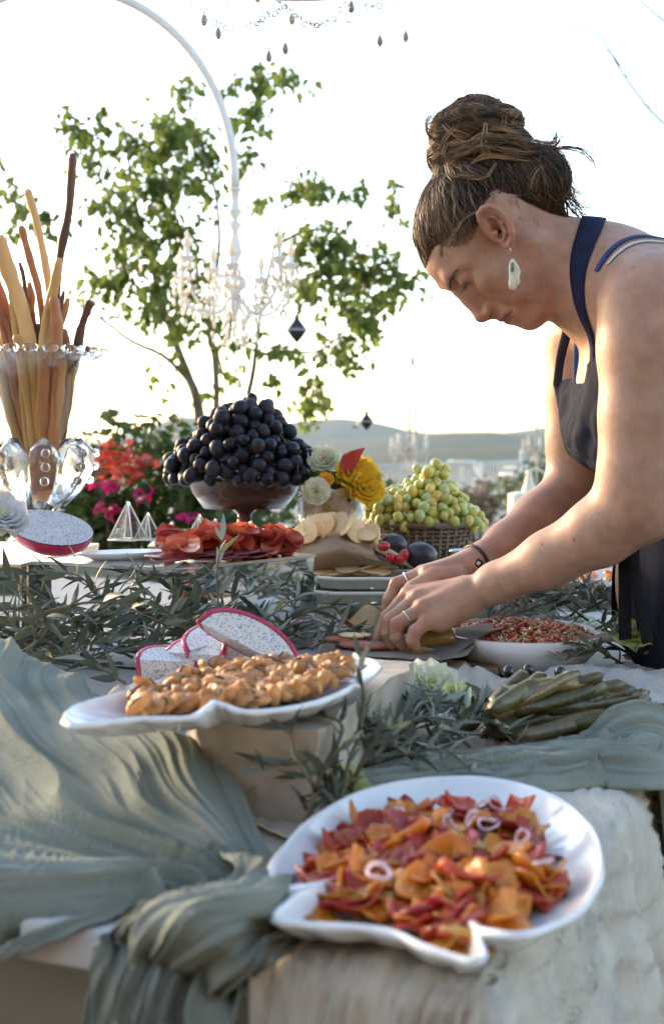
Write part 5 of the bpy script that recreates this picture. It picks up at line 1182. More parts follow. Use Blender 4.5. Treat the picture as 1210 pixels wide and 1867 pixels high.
t = thing('dragon_fruit_half', 'halved dragon fruit facing the camera on the left mirrored plinth', 'dragon fruit', p); half_fruit(t, .062, .040); t.rotation_euler = (R(30), R(12), R(-6)); t.location = p
def wedge(label, p, rot, L_=.075, W_=.03, A_=1.1, sc=1):
    t = thing('dragon_fruit_wedge', label, 'dragon fruit', p); n = 14; q = MB(); rows = []
    for i in range(n + 1):
        s = -1 + 2 * i / n; w_ = W_ * math.sqrt(max(0.0004, 1 - s * s)); rows.append([(L_ * s, w_ * math.sin(a), -w_ * math.cos(a)) for a in np.linspace(-A_ / 2, A_ / 2, 9)])
    q.grid(rows); o = q.build('rind', rind, None); o.parent = t; solidify(o, .004, 1)
    q = MB()
    for sg in (-1, 1):
        rows = []
        for i in range(n + 1):
            s = -1 + 2 * i / n; w_ = W_ * math.sqrt(max(0.0004, 1 - s * s)) - .001; rows.append([(L_ * s * .985, w_ * f * math.sin(sg * A_ / 2), -w_ * f * math.cos(sg * A_ / 2)) for f in (0, .33, .66, 1)])
        q.grid(rows)
    o = q.build('flesh', flesh, None); o.parent = t; t.rotation_euler = rot; t.scale = (sc,) * 3; return t
wedge('long dragon fruit wedge with crimson rind leaning above the white platter', P(452, 1180, 1.30), (R(112), R(28), R(8)), .054, .030, 1.5)
wedge('upright dragon fruit wedge, widest, behind the middle of the white platter', P(410, 1168, 1.34), (R(62), R(-10), R(30)), .04, .042, 1.6)
wedge('small dragon fruit wedge at the left end of the sliced fruit', P(305, 1205, 1.31), (R(55), R(5), R(15)), .028, .034, 1.8)
wedge('middle dragon fruit wedge between two other cut pieces', P(350, 1192, 1.32), (R(65), R(0), R(-20)), .03, .036, 1.7)
# ------------------------------------------------------------------ flowers
def petal_flower(name, label, c, r, m, layers=3, n=7, tilt=(0, 0, 0), cm_=None, catg='flower', cup=.9, stem=None):
    t = thing(name, label, catg, c); t.rotation_euler = tilt
    for l in range(layers):
        for i in range(n - l):
            a = 6.283 * i / (n - l) + l * .5; op = .25 + cup * (l / max(1, layers - 1)) * .9; L_ = r * (1 - .16 * l); q = MB(); rows = []
            for j in range(6):
                s = j / 5; row = []
                for kk in range(5):
                    u = kk / 2 - 1; w_ = L_ * .62 * math.sin(math.pi * min(1, .08 + s * .80)) * u; rr_ = L_ * s; hh = L_ * (math.sin(op) * s + .20 * s * s * math.sin(4 * u + i) * .5 + .12 * s * math.sin(9 * u + i * 2) * s)
                    row.append((rr_ * math.cos(op), w_, hh + abs(u) * abs(u) * L_ * .14))
                rows.append(row)
            e = Euler((0, 0, a)).to_matrix(); q.add(*(lambda g_: ([e @ Vector(v) for v in g_.v], g_.f))(MB().grid(rows))); o = q.build('petal', m, None); o.parent = t
    q = MB(); q.ball((0, 0, r * .2), (r * .16, r * .16, r * .22), 10, 8); o = q.build('centre', cm_ or m, None); o.parent = t
    if stem: q = MB(); q.tube([(0, 0, 0), (0, 0, -stem)], .0022, 6); o = q.build('stem', leafB, None); o.parent = t
    return t
wpet = M('petal_cream', (.72, .74, .52), .5, .12, 60, col2=(.80, .80, .68), trl=.4); gpet = M('petal_lime', (.52, .60, .22), .5, .2, 60, col2=(.70, .74, .42), trl=.4); ycore = M('flower_core', (.30, .36, .05), .6, .3, 90)
ypet = M('petal_yellow', (.78, .50, .02), .5, .15, 40, col2=(.82, .62, .06), trl=.35); opet = M('petal_orange', (.75, .30, .02), .5, .2, 40, trl=.3)
petal_flower('lisianthus', 'open cream lisianthus lying on the napkin before the salad bowl', P(783, 1255, 1.36), .032, wpet, 4, 8, (R(38), 0, .3), ycore)
petal_flower('lisianthus', 'greenish half-closed lisianthus right of the open cream one', P(832, 1278, 1.33), .022, gpet, 3, 6, (R(30), R(30), .3), ycore, cup=1.3)
petal_flower('lisianthus', 'lime green lisianthus tucked behind the near shell platter', P(628, 1440, 1.06), .021, gpet, 4, 7, (R(40), R(15), 0), ycore, cup=1.2)
petal_flower('lisianthus', 'pale green lisianthus beside the hanging apron ties', P(1156, 1160, 1.66), .030, gpet, 3, 7, (R(40), R(-10), 0), ycore)
petal_flower('chrysanthemum', 'white many-petalled flower at the left edge before the dragon fruit', P(-2, 945, 1.70), .040, M('petal_white', (.74, .72, .70), .5, .08, 30, trl=.35), 5, 13, (R(30), R(35), 0), gpet, cup=.8, stem=.12)
# ------------------------------------------------------------------ glass of crisps with flowers
gc = P(605, 810, 2.2); gc.z = ZP; gj = thing('glass_jar', 'straight glass jar of round pale crackers with flowers on top', 'jar', gc)
b_ = MB(); b_.lathe([(.001, .001), (.053, .001), (.056, .004), (.057, .082), (.0545, .082), (.0535, .007), (.001, .006)], 48, gc); b_.build('jar_wall', thing_glass, gj)
crk = M('cracker', (.66, .46, .22), .6, .25, 40, col2=(.78, .60, .34), bump=.5, bs=120); q = MB(); q.lathe([(.0005, .0022), (.017, .0018), (.0195, .0005), (.0195, -.0005), (.017, -.0018), (.0005, -.0016)], 18, wob=lambda a, i, r, zz: 1 + .05 * math.sin(3 * a)); ckm = q.me('cracker', [crk])
rs = random.Random(3)
def cracker(loc, rot, lb, grp, s=1.0):
    o = bpy.data.objects.new('cracker', ckm); C.objects.link(o); o.location = loc; o.rotation_euler = rot; o.scale = (s, s * rs.uniform(.85, 1.15), s); return tag(o, lb, 'cracker', grp)
for i in range(46):
    a = -1.57 + rs.uniform(-1.6, 1.6); zz = .016 + .058 * rs.random(); r_ = .043; cracker(gc + Vector((r_ * math.cos(a), r_ * math.sin(a), zz)), (R(90) + rs.gauss(0, .12), rs.gauss(0, .3), a + 1.57 + rs.gauss(0, .12)), 'round pale cracker stacked against the inside of the glass jar', 'crackers in the glass jar')
for i in range(14):
    x = 548 + i * 9.5; p = P(x, 972 + rs.uniform(-10, 8) - (8 if 560 < x < 640 else 0), 2.1 + rs.uniform(-.02, .02)); cracker(p, (R(60) + rs.gauss(0, .4), rs.gauss(0, .5), rs.gauss(0, .6)), 'golden curled cracker leaning in front of the glass jar', 'crackers in front of the glass jar', 1.1)
petal_flower('lisianthus', 'white green-eyed lisianthus at the left of the jar bouquet', P(577, 897, 2.13), .024, wpet, 4, 8, (R(75), R(-10), 0), ycore)
petal_flower('yellow_rose', 'large bright yellow flower at the right of the jar bouquet', P(650, 872, 2.17), .040, ypet, 4, 8, (R(55), R(20), 0), ypet)
petal_flower('yellow_rose', 'second yellow flower, half hidden, at the far right of the bouquet', P(664, 892, 2.16), .034, ypet, 4, 7, (R(60), R(40), 0), ypet)
petal_flower('white_rose', 'white blossom with coral edge above the jar bouquet', P(592, 842, 2.2), .03, wpet, 4, 8, (R(50), R(-10), 0), opet)
petal_flower('orange_blossom', 'small orange yellow blossom low in the jar bouquet', P(594, 876, 2.14), .014, M('petal_gold', (.80, .40, .02), .5, .15, 40, trl=.3), 3, 6, (R(60), R(10), 0), ypet)
cal = thing('calla_lily', 'red calla lily standing above the yellow flower', 'flower', P(628, 860, 2.17)); q = MB(); rows = []
for j in range(14):
    s = j / 13; row = []
    for i in range(22):
        a = 6.2832 * i / 21; r_ = (.007 + .011 * s ** 1.3) * (1 + .15 * s * math.cos(a)); row.append((r_ * math.cos(a) + .012 * s * s, r_ * math.sin(a), -.038 + .075 * s + .012 * s * s * math.cos(a)))
    rows.append(row)
q.grid(rows); o = q.build('spathe', M('calla_red', (.36, .02, .035), .4, .3, 30, col2=(.50, .10, .08), trl=.2), None); o.parent = cal; solidify(o, .001)
q = MB(); q.tube([(0, 0, -.03), (.006, 0, .02), (.01, 0, .04)], [.004, .0045, .002], 8); o = q.build('spadix', ypet, None); o.parent = cal
q = MB(); q.tube([(0, 0, -.036), (-.005, 0, -.075)], .005, 8); o = q.build('stem', leafB, None); o.parent = cal; cal.rotation_euler = (R(8), R(14), R(-40))
bq = thing('bouquet_leaves', 'green leaves between the flowers on the glass jar', 'leaves', P(620, 895, 2.2)); q = MB(); lv, lf = leafmesh(.045, .024, .2, 4)
for i in range(26):
    q = MB(); e = Euler((rs.gauss(.5, .5), rs.gauss(0, .5), rs.uniform(0, 6.28))).to_matrix(); c = P(rs.uniform(560, 660), rs.uniform(868, 908), 2.2 + rs.uniform(-.05, .03)); q.add([c + e @ Vector(v) for v in lv], lf); q.build('leaf', leafB, bq)
# ------------------------------------------------------------------ grapes
def grape_heap(name, label, spots, dia, m, base, seed, extra_mats=None, catg='grapes', stalk=None):
    t = thing(name, label, catg, base); rs = random.Random(seed); ms = [m] + (extra_mats or []); mes = []
    for mm_ in ms:
        q = MB(); q.ball((0, 0, 0), (dia / 2, dia / 2, dia / 2 * 1.06), 14, 10); mes.append(q.me('grape', [mm_]))
    for p in spots:
        s = rs.uniform(.74, 1.12); link('grape', rs.choices(mes, [6] + [2] * (len(ms) - 1))[0], None, t, loc=tuple(Vector(p) - t.location), rot=(rs.gauss(0, .6), rs.gauss(0, .6), 0), scale=(s, s, s * rs.uniform(.96, 1.18)))
    q = MB()
    for k_ in range(14):
        p_ = Vector(rs.choice(spots)); q.tube([p_ + Vector((0, 0, -.01)), p_ + Vector((rs.gauss(0, .008), rs.gauss(0, .006), .012)), p_ + Vector((rs.gauss(0, .014), rs.gauss(0, .01), dia * .5 + .010))], [.0014, .0012, .0009], 5)
    o_ = q.build('stalk', M('grape_stalk', (.16, .13, .05), .7, .3, 30), t); stuff(o_)
    return t
def relax(pts, dia, it=40, floor=None, core=None):
    X = np.array(pts, float)
    for _ in range(it):
        d = X[:, None] - X[None]; D = np.sqrt((d ** 2).sum(2)) + 1e-9; np.fill_diagonal(D, 9); ov = np.clip(dia * .96 - D, 0, None)
        X += (d / D[..., None] * ov[..., None]).sum(1) * .35
        if core is not None: X += (core(X)) * .25
    return X
blk_g = M('grape_black', (.005, .005, .008), .36, .3, 40, col2=(.016, .016, .024), spec=.3)
pc_ = P(446, 880, 2.25); ped = thing('pedestal_bowl', 'dark plum glass footed bowl heaped with black grapes', 'bowl', (pc_.x, pc_.y, ZP - .004))
plum = M('plum_glass', (.055, .016, .012), .10, 0, 1, trans=.08, ior=1.45, coat=.15)
zb = ZP - .003; zr = 1.2 - (878 - 810) / 1067
b_ = MB(); b_.lathe([(.001, zb + .002), (.05, zb), (.053, zb + .004), (.03, zb + .012), (.013, zb + .03), (.012, zb + .045), (.03, zb + .062), (.07, zr - .045), (.09, zr - .018), (.097, zr), (.108, zr + .004), (.106, zr + .007), (.094, zr + .004), (.086, zr - .016), (.066, zr - .038), (.001, zb + .066)], 56, (pc_.x, pc_.y, 0), wob=lambda a, i, r, z_: 1 + (.018 * math.sin(a * 28) if 5 < i < 12 else 0)); b_.build('bowl_body', plum, ped)
rs = random.Random(40); sp = []
for i in range(265):
    a = rs.uniform(0, 6.283); f = math.sqrt(rs.random()); hgt = .112 * (1 - f ** 2.1) ** .9 + .004 + .028 * math.exp(-((f * math.cos(a) - .2) ** 2 + (f * math.sin(a)) ** 2) / .1); r_ = .125 * f
    sp.append((pc_.x + r_ * math.cos(a), pc_.y + r_ * math.sin(a), zr + hgt * (1 - .35 * rs.random()) * (1 + .25 * nz(f * math.cos(a) * 2.4, f * math.sin(a) * 2.4, 8))))
sp = relax(sp, .0245, 30); sp[:, 2] = np.maximum(sp[:, 2], zr + .006 - .0 * sp[:, 2])
grape_heap('black_grapes', 'mound of black grapes on the dark plum pedestal bowl', list(sp) + [tuple(P(459, 727, 2.25)), tuple(P(441, 745, 2.24))], .0252, blk_g, (pc_.x, pc_.y, zr), 3, [M('grape_plum', (.012, .009, .014), .5, .3, 40, col2=(.032, .031, .045), spec=.3)])
# wicker basket of green grapes
bc = P(767, 810, 2.34); zt = 1.2 - (955 - 810) / 1026; z0b = .955
bk = thing('wicker_basket', 'shallow dark wicker basket filled with green grapes', 'basket', (bc.x, bc.y, z0b)); wick = M('wicker', (.10, .065, .04), .6, .35, 60, col2=(.20, .14, .09), bump=.4, bs=120)
rb = .092; nst = 40
for i in range(nst):
    a = 6.283 * i / nst; q = MB(); q.tube([(bc.x + rr_ * math.cos(a), bc.y + rr_ * math.sin(a), z_) for rr_, z_ in ((rb * .72, z0b + .004), (rb * .86, z0b + .03), (rb, zt))], .0026, 5); q.build('stake', wick, bk)
for j in range(14):
    z_ = z0b + .008 + (zt - z0b - .01) * j / 13; r_ = rb * (.74 + .26 * j / 13); q = MB(); q.tube([(bc.x + (r_ + .0026 * (1 if (k + j) % 2 else -1)) * math.cos(6.283 * k / nst), bc.y + (r_ + .0026 * (1 if (k + j) % 2 else -1)) * math.sin(6.283 * k / nst), z_) for k in range(nst + 1)], .0030, 5, cap=False); q.build('weaver', wick, bk)
q = MB(); q.tube([(bc.x + rb * 1.02 * math.cos(a), bc.y + rb * 1.02 * math.sin(a), zt + .002 + .0015 * math.sin(a * 30)) for a in np.linspace(0, 6.2832, 90)], .0055, 8, cap=False); q.lathe([(.001, z0b), (rb * .74, z0b), (rb * .74, z0b + .004), (.001, z0b + .004)], 30, (bc.x, bc.y, 0)); q.build('rim', wick, bk)
sp = []
for i in range(310):
    a = rs.uniform(0, 6.283); f = math.sqrt(rs.random()); x_, y_ = f * math.cos(a), f * math.sin(a); pk = .100 * math.exp(-((x_ - .22) ** 2 / .22 + y_ * y_ / .5)) + .045 * math.exp(-((x_ + .55) ** 2 / .2 + y_ * y_ / .6)); sp.append((bc.x + .098 * x_, bc.y + .09 * y_, zt + pk * (1 - .42 * rs.random()) + .008 * nz(x_ * 3, y_ * 3, 5) * (1 - f ** 5 * .6)))
sp = list(relax(sp, .0185, 30))
for i in range(16): sp.append(tuple(P(800 + rs.uniform(-14, 14), 958 + i * 2.8, 2.235 + rs.uniform(-.01, .01))))
for i in range(8): sp.append(tuple(P(702 + rs.uniform(-14, 14), 945 + i * 1.6, 2.245 + rs.uniform(-.01, .01))))
for i in range(14): sp.append(tuple(P(846 + rs.uniform(-16, 14), 915 + i * 3.4, 2.27 + rs.uniform(-.015, .015))))
sp = relax(sp, .0165, 14)
gg = M('grape_green', (.46, .48, .09), .28, .22, 30, col2=(.52, .50, .12), sss=.35, ssss=.01, coat=.2); gy = M('grape_gold', (.55, .42, .05), .28, .25, 30, col2=(.62, .50, .14), sss=.35, ssss=.01, coat=.2); gl = M('grape_pale', (.30, .40, .12), .28, .2, 30, col2=(.46, .52, .22), sss=.35, ssss=.01, coat=.2)
grape_heap('green_grapes', 'heap of green and golden grapes spilling over the wicker basket', [tuple(p) for p in sp][:299], .0195, gg, (bc.x, bc.y, zt), 5, [gy, gl])
# ------------------------------------------------------------------ salami and plates on the first plinth
def plate(label, c, r, name='plate', ry=1.0, h=.012, m=None, rz=0):
    b_ = MB(); b_.lathe([(.001, .003), (r * .6, .003), (r * .65, 0), (r * .7, 0), (r * .98, h), (r, h + .0015), (r * .97, h + .0018), (r * .68, .0045), (.001, .0045)], 44, (0, 0, 0)); o = b_.build(name, m or china); o.location = c; o.scale = (1, ry, 1); o.rotation_euler = (0, 0, rz); return tag(o, label, 'plate')
p = P(225, 810, 1.86); plate('white oval plate beside the salami on the mirrored plinth', (p.x, p.y, ZP + .001), .068, ry=.55, h=.008, rz=.5)
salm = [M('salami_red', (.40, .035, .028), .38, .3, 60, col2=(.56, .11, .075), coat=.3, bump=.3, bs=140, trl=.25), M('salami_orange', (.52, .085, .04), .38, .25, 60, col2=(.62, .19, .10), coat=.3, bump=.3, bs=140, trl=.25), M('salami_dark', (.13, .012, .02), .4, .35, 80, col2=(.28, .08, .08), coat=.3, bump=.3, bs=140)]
sm = []
for k in range(8):
    q = MB(); rows = []; fold = (1.4, 2.0, 2.6, 1.0)[k % 4]
    for i in range(9):
        row = []
        for j in range(9):
            u, v = i / 4 - 1, j / 4 - 1; m_ = max(abs(u), abs(v)); l_ = math.hypot(u, v) + 1e-6; u, v = u * m_ / l_, v * m_ / l_; th = fold * abs(v) * (1 if k < 4 else .8); row.append((.030 * u, .022 * math.copysign(1, v) * (math.sin(th) / fold if fold else abs(v)) * 1.3 + .003 * math.sin(4 * u + k), .030 * (1 - math.cos(th)) / fold * 1.2 + .003 * math.sin(3 * v + 2 * u + k)))
        rows.append(row)
    q.grid(rows); sm.append((k % 2, q.me('salami_slice', [salm[k % 2]])))
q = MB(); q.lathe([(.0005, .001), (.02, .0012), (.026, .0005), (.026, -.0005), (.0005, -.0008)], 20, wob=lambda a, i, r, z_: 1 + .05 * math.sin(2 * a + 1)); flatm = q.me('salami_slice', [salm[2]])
rs = random.Random(19)
pl0 = [Vector((-.195, 1.735)), Vector((-.06, 1.89))]
for i in range(34):
    t = rs.random(); p = P(262 + 250 * t, 810, 1.70 + 0 * t); e = Vector((-.195, 1.745)).lerp(Vector((-.065, 1.90)), t); off = rs.uniform(0, .05); xx, yy = e.x - off * .5 - .004, e.y + off
    if t < .25: xx, yy = -.205 - rs.uniform(0, .05), 1.76 + rs.uniform(0, .05)
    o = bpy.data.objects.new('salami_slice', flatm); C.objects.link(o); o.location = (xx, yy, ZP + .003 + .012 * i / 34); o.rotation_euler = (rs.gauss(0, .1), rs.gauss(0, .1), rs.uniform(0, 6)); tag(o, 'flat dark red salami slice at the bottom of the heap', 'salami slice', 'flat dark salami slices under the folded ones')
for i in range(44):
    t = rs.random(); e = Vector((-.20, 1.775)).lerp(Vector((-.055, 1.91)), t); off = rs.uniform(-.01, .07); k, me_ = rs.choice(sm)
    o = bpy.data.objects.new('salami_slice', me_); C.objects.link(o); o.location = (e.x - off * .55, e.y + off * .8, ZP + .014 + .024 * rs.random() * (.5 + .5 * math.sin(t * 3.1))); o.rotation_euler = (rs.gauss(.25, .35), rs.gauss(0, .35), rs.uniform(0, 6.28)); o.scale = (1.05, 1.05, .6); cn = ('red', 'orange red')[k]
    tag(o, cn + ' folded salami slice heaped on the mirrored plinth', 'salami slice', cn + ' folded slices of the salami heap')
# ------------------------------------------------------------------ small glass pyramids
pg = None
def pyramid(px, py0, py1, d, label):
    h = (py1 - py0) / FPX * d; t = thing('glass_pyramid', label, 'glass favour', P(px, py1, d), 'glass pyramids on the back plinth'); r_ = h * .52; q = MB()
    a4 = [(r_ * math.cos(R(20) + k * 1.5708), r_ * math.sin(R(20) + k * 1.5708)) for k in range(4)]; top = [(x * .1, y * .1) for x, y in a4]
    q.add([(x, y, 0) for x, y in a4] + [(x, y, h * .93) for x, y in top], [(3, 2, 1, 0), (0, 1, 5, 4), (1, 2, 6, 5), (2, 3, 7, 6), (3, 0, 4, 7), (4, 5, 6, 7)]); o = q.build('glass_body', thing_glass, None, False); o.parent = t; solidify(o, .0018, -1)
    for k in range(4):
        q = MB(); q.tube([(*a4[k], .0005), (*top[k], h * .93)], .0013, 6); q.tube([(*a4[k], .0015), (*a4[(k + 1) % 4], .0015)], .0013, 6); o = q.build('edge_seam', M('glass_seam', (.75, .76, .74), .2, .05, 20, coat=.5), None); o.parent = t
    q = MB(); q.ball((0, 0, h * .97), h * .05, 8, 6); o = q.build('knob', glass, None); o.parent = t
for px, a, b, d, l in ((234, 915, 985, 2.14, 'tallest glass pyramid right of the dragon fruit'), (270, 935, 985, 2.16, 'second smaller glass pyramid behind the white plate'), (312, 952, 990, 2.12, 'small glass pyramid behind the salami\'s left end'), (364, 938, 986, 2.14, 'glass pyramid below the left of the grape bowl'), (392, 946, 986, 2.16, 'glass pyramid just left of the grape bowl foot')): pyramid(px, a, b, d, l)
# ------------------------------------------------------------------ glass trays, paper, cheese, plums
tg = M('tray_glass', (.55, .62, .58), .08, .05, 20, trans=.55, ior=1.45)
def octo_tray(label, cx, cy, z_, rx, ry):
    t = thing('glass_tray', label, 'tray', (cx, cy, z_)); q = MB(); o8 = [(cx + rx * sx, cy + ry * sy) for sx, sy in ((-1, -.6), (-.75, -1), (.55, -1), (1, -.45), (1, .6), (.75, 1), (-.75, 1), (-1, .6))]
    n = 8; vs = [(x, y, z_) for x, y in o8] + [(cx + (x - cx) * 1.06, cy + (y - cy) * 1.06, z_ + .014) for x, y in o8]; q.add(vs, [tuple(range(7, -1, -1))] + [(k, (k + 1) % n, n + (k + 1) % n, n + k) for k in range(n)]); o = q.build('tray_body', tg, t, False); solidify(o, .005, 0); bevel(o, .0015)
    q = MB(); q.tube([(cx + (x - cx) * 1.06, cy + (y - cy) * 1.06, z_ + .0145) for x, y in o8 + o8[:1]], .003, 6, cap=False); q.build('rim', M('tray_rim', (.62, .66, .62), .1, .05, 20, coat=.5), t); return t
octo_tray('lower octagonal glass tray on the pale green riser', .09, 2.066, .958, .11, .058)
octo_tray('upper octagonal glass tray carrying cheese, crackers and plums', .093, 2.066, .980, .108, .056)
kraft = M('kraft_paper', (.30, .255, .205), .75, .12, 30, bump=.4, bs=120, trl=.25); greyp = M('grey_paper', (.25, .23, .235), .75, .1, 30, bump=.3, bs=120, trl=.15); clearp = M('crackle_paper', (.48, .36, .24), .35, .15, 20, trl=.45, coat=.2)
def paper(label, ctrl, m, th=.0006, amp=.004, n=40, sd=1):
    g_ = catgrid([[list(P(*q)) for q in r] for r in ctrl], n, n); rows = []
    for i in range(n):
        rows.append([tuple(g_[i, j] + np.array((.3, -.6, .6)) * amp * ((1 - abs(nz(i * .16 + sd, j * .12, sd))) ** 2 * 1.2 - .6 + .3 * nz(i * .5, j * .5, sd))) for j in range(n)])
    return sheet('wrapping_paper', rows, m, th, label, 'paper')
paper('translucent brown paper cone arching over the crackers', [[(520, 1010, 2.1), (560, 968, 2.14), (620, 955, 2.16), (690, 985, 2.12)], [(528, 1025, 2.08), (560, 990, 2.1), (620, 975, 2.1), (680, 1000, 2.09)], [(540, 1045, 2.08), (570, 1018, 2.07), (625, 1002, 2.06), (690, 1018, 2.06)], [(560, 1052, 2.12), (590, 1040, 2.1), (640, 1030, 2.08), (725, 1036, 2.06)]], clearp)
paper('grey crumpled paper standing behind the wedge of cheese', [[(625, 1000, 2.14), (650, 970, 2.16), (665, 985, 2.15), (700, 990, 2.14)], [(620, 1012, 2.12), (650, 1000, 2.11), (670, 1005, 2.11), (705, 1008, 2.11)], [(612, 1022, 2.11), (650, 1022, 2.1), (680, 1024, 2.1), (715, 1026, 2.1)], [(610, 1035, 2.12), (650, 1040, 2.12), (680, 1040, 2.12), (720, 1040, 2.12)]], greyp, sd=4, amp=.006)
for i in range(12):
    x = 572 + i * 12 + rs.uniform(-4, 4); cracker(P(x, 1046 - (i % 3) * 5, 2.095 + rs.uniform(-.01, .02)), (rs.gauss(.15, .15), rs.gauss(0, .15), rs.uniform(0, 6)), 'pale flat cracker under the brown paper on the glass tray', 'crackers on the glass tray', 1.05)
chm = M('cheese', (.68, .55, .28), .5, .1, 25, col2=(.76, .66, .42), sss=.15); q = MB(); c = P(722, 1008, 2.1)
q.add([c + Vector(v) for v in ((-.038, 0, .022), (.036, -.02, -.020), (.040, -.012, -.020), (-.03, .03, .015), (-.036, 0, .005), (.034, -.02, -.028), (.042, .02, -.026), (-.03, .03, -.004))], [(0, 1, 2, 3), (7, 6, 5, 4), (0, 4, 5, 1), (1, 5, 6, 2), (2, 6, 7, 3), (3, 7, 4, 0)])
o = q.build('cheese_wedge', chm, None, False); bevel(o, .003, 3); tag(o, 'pale yellow cheese wedge leaning between red fruit and a plum', 'cheese')
redf = M('red_fruit', (.42, .012, .02), .25, .25, 40, coat=.5)
for i, (x, y) in enumerate(((700, 996), (712, 1016), (728, 1020), (736, 1012))):
    q = MB(); q.ball((0, 0, 0), (.010, .008, .008), 12, 8, fn=lambda d: 1 + .1 * nz(d.x * 2 + i, d.y * 2, d.z)); o = q.build('red_berry', redf); o.location = P(x, y, 2.07); o.rotation_euler = (0, .4 * i, i); tag(o, 'glossy red berry tucked against the cheese wedge', 'berry', 'red berries against the cheese')
plm = M('plum_black', (.014, .012, .016), .4, .3, 25, col2=(.03, .028, .04), coat=.2)
for x, y, d, s, l in ((768, 1014, 2.09, 1.12, 'larger black plum on the glass tray right of the cheese'), (718, 994, 2.13, .95, 'smaller black plum behind the cheese wedge')):
    q = MB(); q.ball((0, 0, 0), (.0245, .021, .0205), 18, 12, fn=lambda d_: 1 - .10 * math.exp(-(d_.y + .2) ** 2 / .02) * (d_.z > 0)); o = q.build('plum', plm); o.location = P(x, y, d); o.rotation_euler = (0, .3, .5); o.scale = (s,) * 3; tag(o, l, 'plum')
c = P(858, 1025, 2.2); c.z = .956; t = thing('steel_bowl', 'polished steel bowl with olive sprigs right of the grape basket', 'bowl', c); q = MB(); q.lathe([(.001, 0), (.024, 0), (.034, .022), (.040, .066), (.042, .069), (.039, .066), (.032, .024), (.001, .004)], 32, c); q.build('bowl_body', M('steel', (.7, .7, .68), .12, 0, 1, metal=1), t)
# garden table with the ivory jug, beyond the buffet
t3 = copy_tree(bpy.data.objects['cafe_table'], loc=(P(945, 810, 6.4).x, 6.4, 0), label='white round garden table with an ivory jug on it')
jc = P(952, 810, 6.1); jc.z = .741; jug = thing('jug', 'ivory jug with a pointed spout and ring handle on the garden table', 'jug', jc); ivory = M('ivory', (.74, .70, .58), .4, .05, 20, coat=.2)
q = MB(); q.lathe([(.001, .002), (.066, .002), (.068, .01), (.066, .225), (.060, .232), (.03, .238), (.001, .24)], 32, jc); q.build('jug_body', ivory, jug)
q = MB(); q.lathe([(.034, .236), (.022, .275), (.012, .33), (.014, .338), (.001, .338)], 20, jc + Vector((.03, 0, 0))); q.build('spout', ivory, jug)
q = MB(); q.tube(cat([jc + Vector(v) for v in ((.03, 0, .335), (.06, 0, .345), (.10, 0, .325), (.112, 0, .28), (.10, 0, .235), (.07, 0, .215))], 20), .006, 7); q.build('handle', ivory, jug)
# white dish at the far right behind the arm
dc = P(1110, 810, 2.5); t = thing('serving_dish', 'white rectangular dish with orange fruit behind the woman\'s forearm', 'dish', (dc.x, dc.y, TZ)); q = MB()
n_ = 40
def sq(r_, z_): return [(dc.x + .15 * r_ * math.copysign(abs(math.cos(a)) ** .5, math.cos(a)), dc.y + .11 * r_ * math.copysign(abs(math.sin(a)) ** .5, math.sin(a)), TZ + z_) for a in np.linspace(0, 6.2832, n_ + 1)]
q.grid([sq(.01, .006), sq(.8, .006), sq(.86, .002), sq(.95, .02), sq(1, .05), sq(.985, .053), sq(.96, .05), sq(.88, .02), sq(.01, .012)]); q.build('dish_body', china, t)
for i in range(12):
    q = MB(); q.ball((0, 0, 0), (.02, .012, .010), 10, 7, fn=lambda d: 1 + .15 * nz(d.x * 2 + i, d.y * 2, d.z)); o = q.build('orange_segment', cm[0]); o.location = dc + Vector((-.10 + .018 * i, rs.uniform(-.06, .05), -.300 + .035 - 0)); o.location.z = TZ + .034 + rs.uniform(0, .015); o.rotation_euler = (rs.random(), rs.random(), i); tag(o, 'orange fruit segment in the white dish behind the forearm', 'fruit segment', 'orange segments in the far white dish')
# ------------------------------------------------------------------ bread board under the hands
bd = thing('serving_board', 'dark wooden board under the woman\'s hands', 'board', (.098, 1.755, TZ + .004)); c = Vector((.085, 1.80)); wdm = M('board_wood', (.13, .075, .04), .5, .35, 10, bump=.4, bs=60, stretch=(1, 6, 6)); q = MB(); q.box((.098, 1.755, TZ + .013), (.120, .108, .009), (0, 0, -.1)); o = q.build('plank', wdm, bd, False); bevel(o, .003)
lp = M('lace_plate', (.10, .06, .045), .45, .2, 40); t = lp.node_tree; v = t.nodes.new('ShaderNodeTexWave'); v.wave_type = 'RINGS'; v.inputs['Scale'].default_value = 22; v.inputs['Distortion'].default_value = 9; v.inputs['Detail'].default_value = 1; v.inputs['Detail Scale'].default_value = 2.2; tc = t.nodes.new('ShaderNodeTexCoord'); t.links.new(tc.outputs['Object'], v.inputs['Vector']); r = t.nodes.new('ShaderNodeValToRGB'); r.color_ramp.elements[0].position = .55; r.color_ramp.elements[1].position = .68; r.color_ramp.elements[0].color = (.085, .045, .035, 1); r.color_ramp.elements[1].color = (.40, .36, .29, 1); t.links.new(v.outputs['Fac'], r.inputs[0]); t.links.new(r.outputs[0], t.nodes['Principled BSDF'].inputs['Base Color'])
c = P(648, 1135, 1.93); o = plate('brown plate with cream scroll pattern behind the sliced bread', (c.x, c.y, TZ + .006), .062, name='patterned_plate', h=.014, m=lp); o.rotation_euler = (R(10), 0, .4); o.location.z += .014
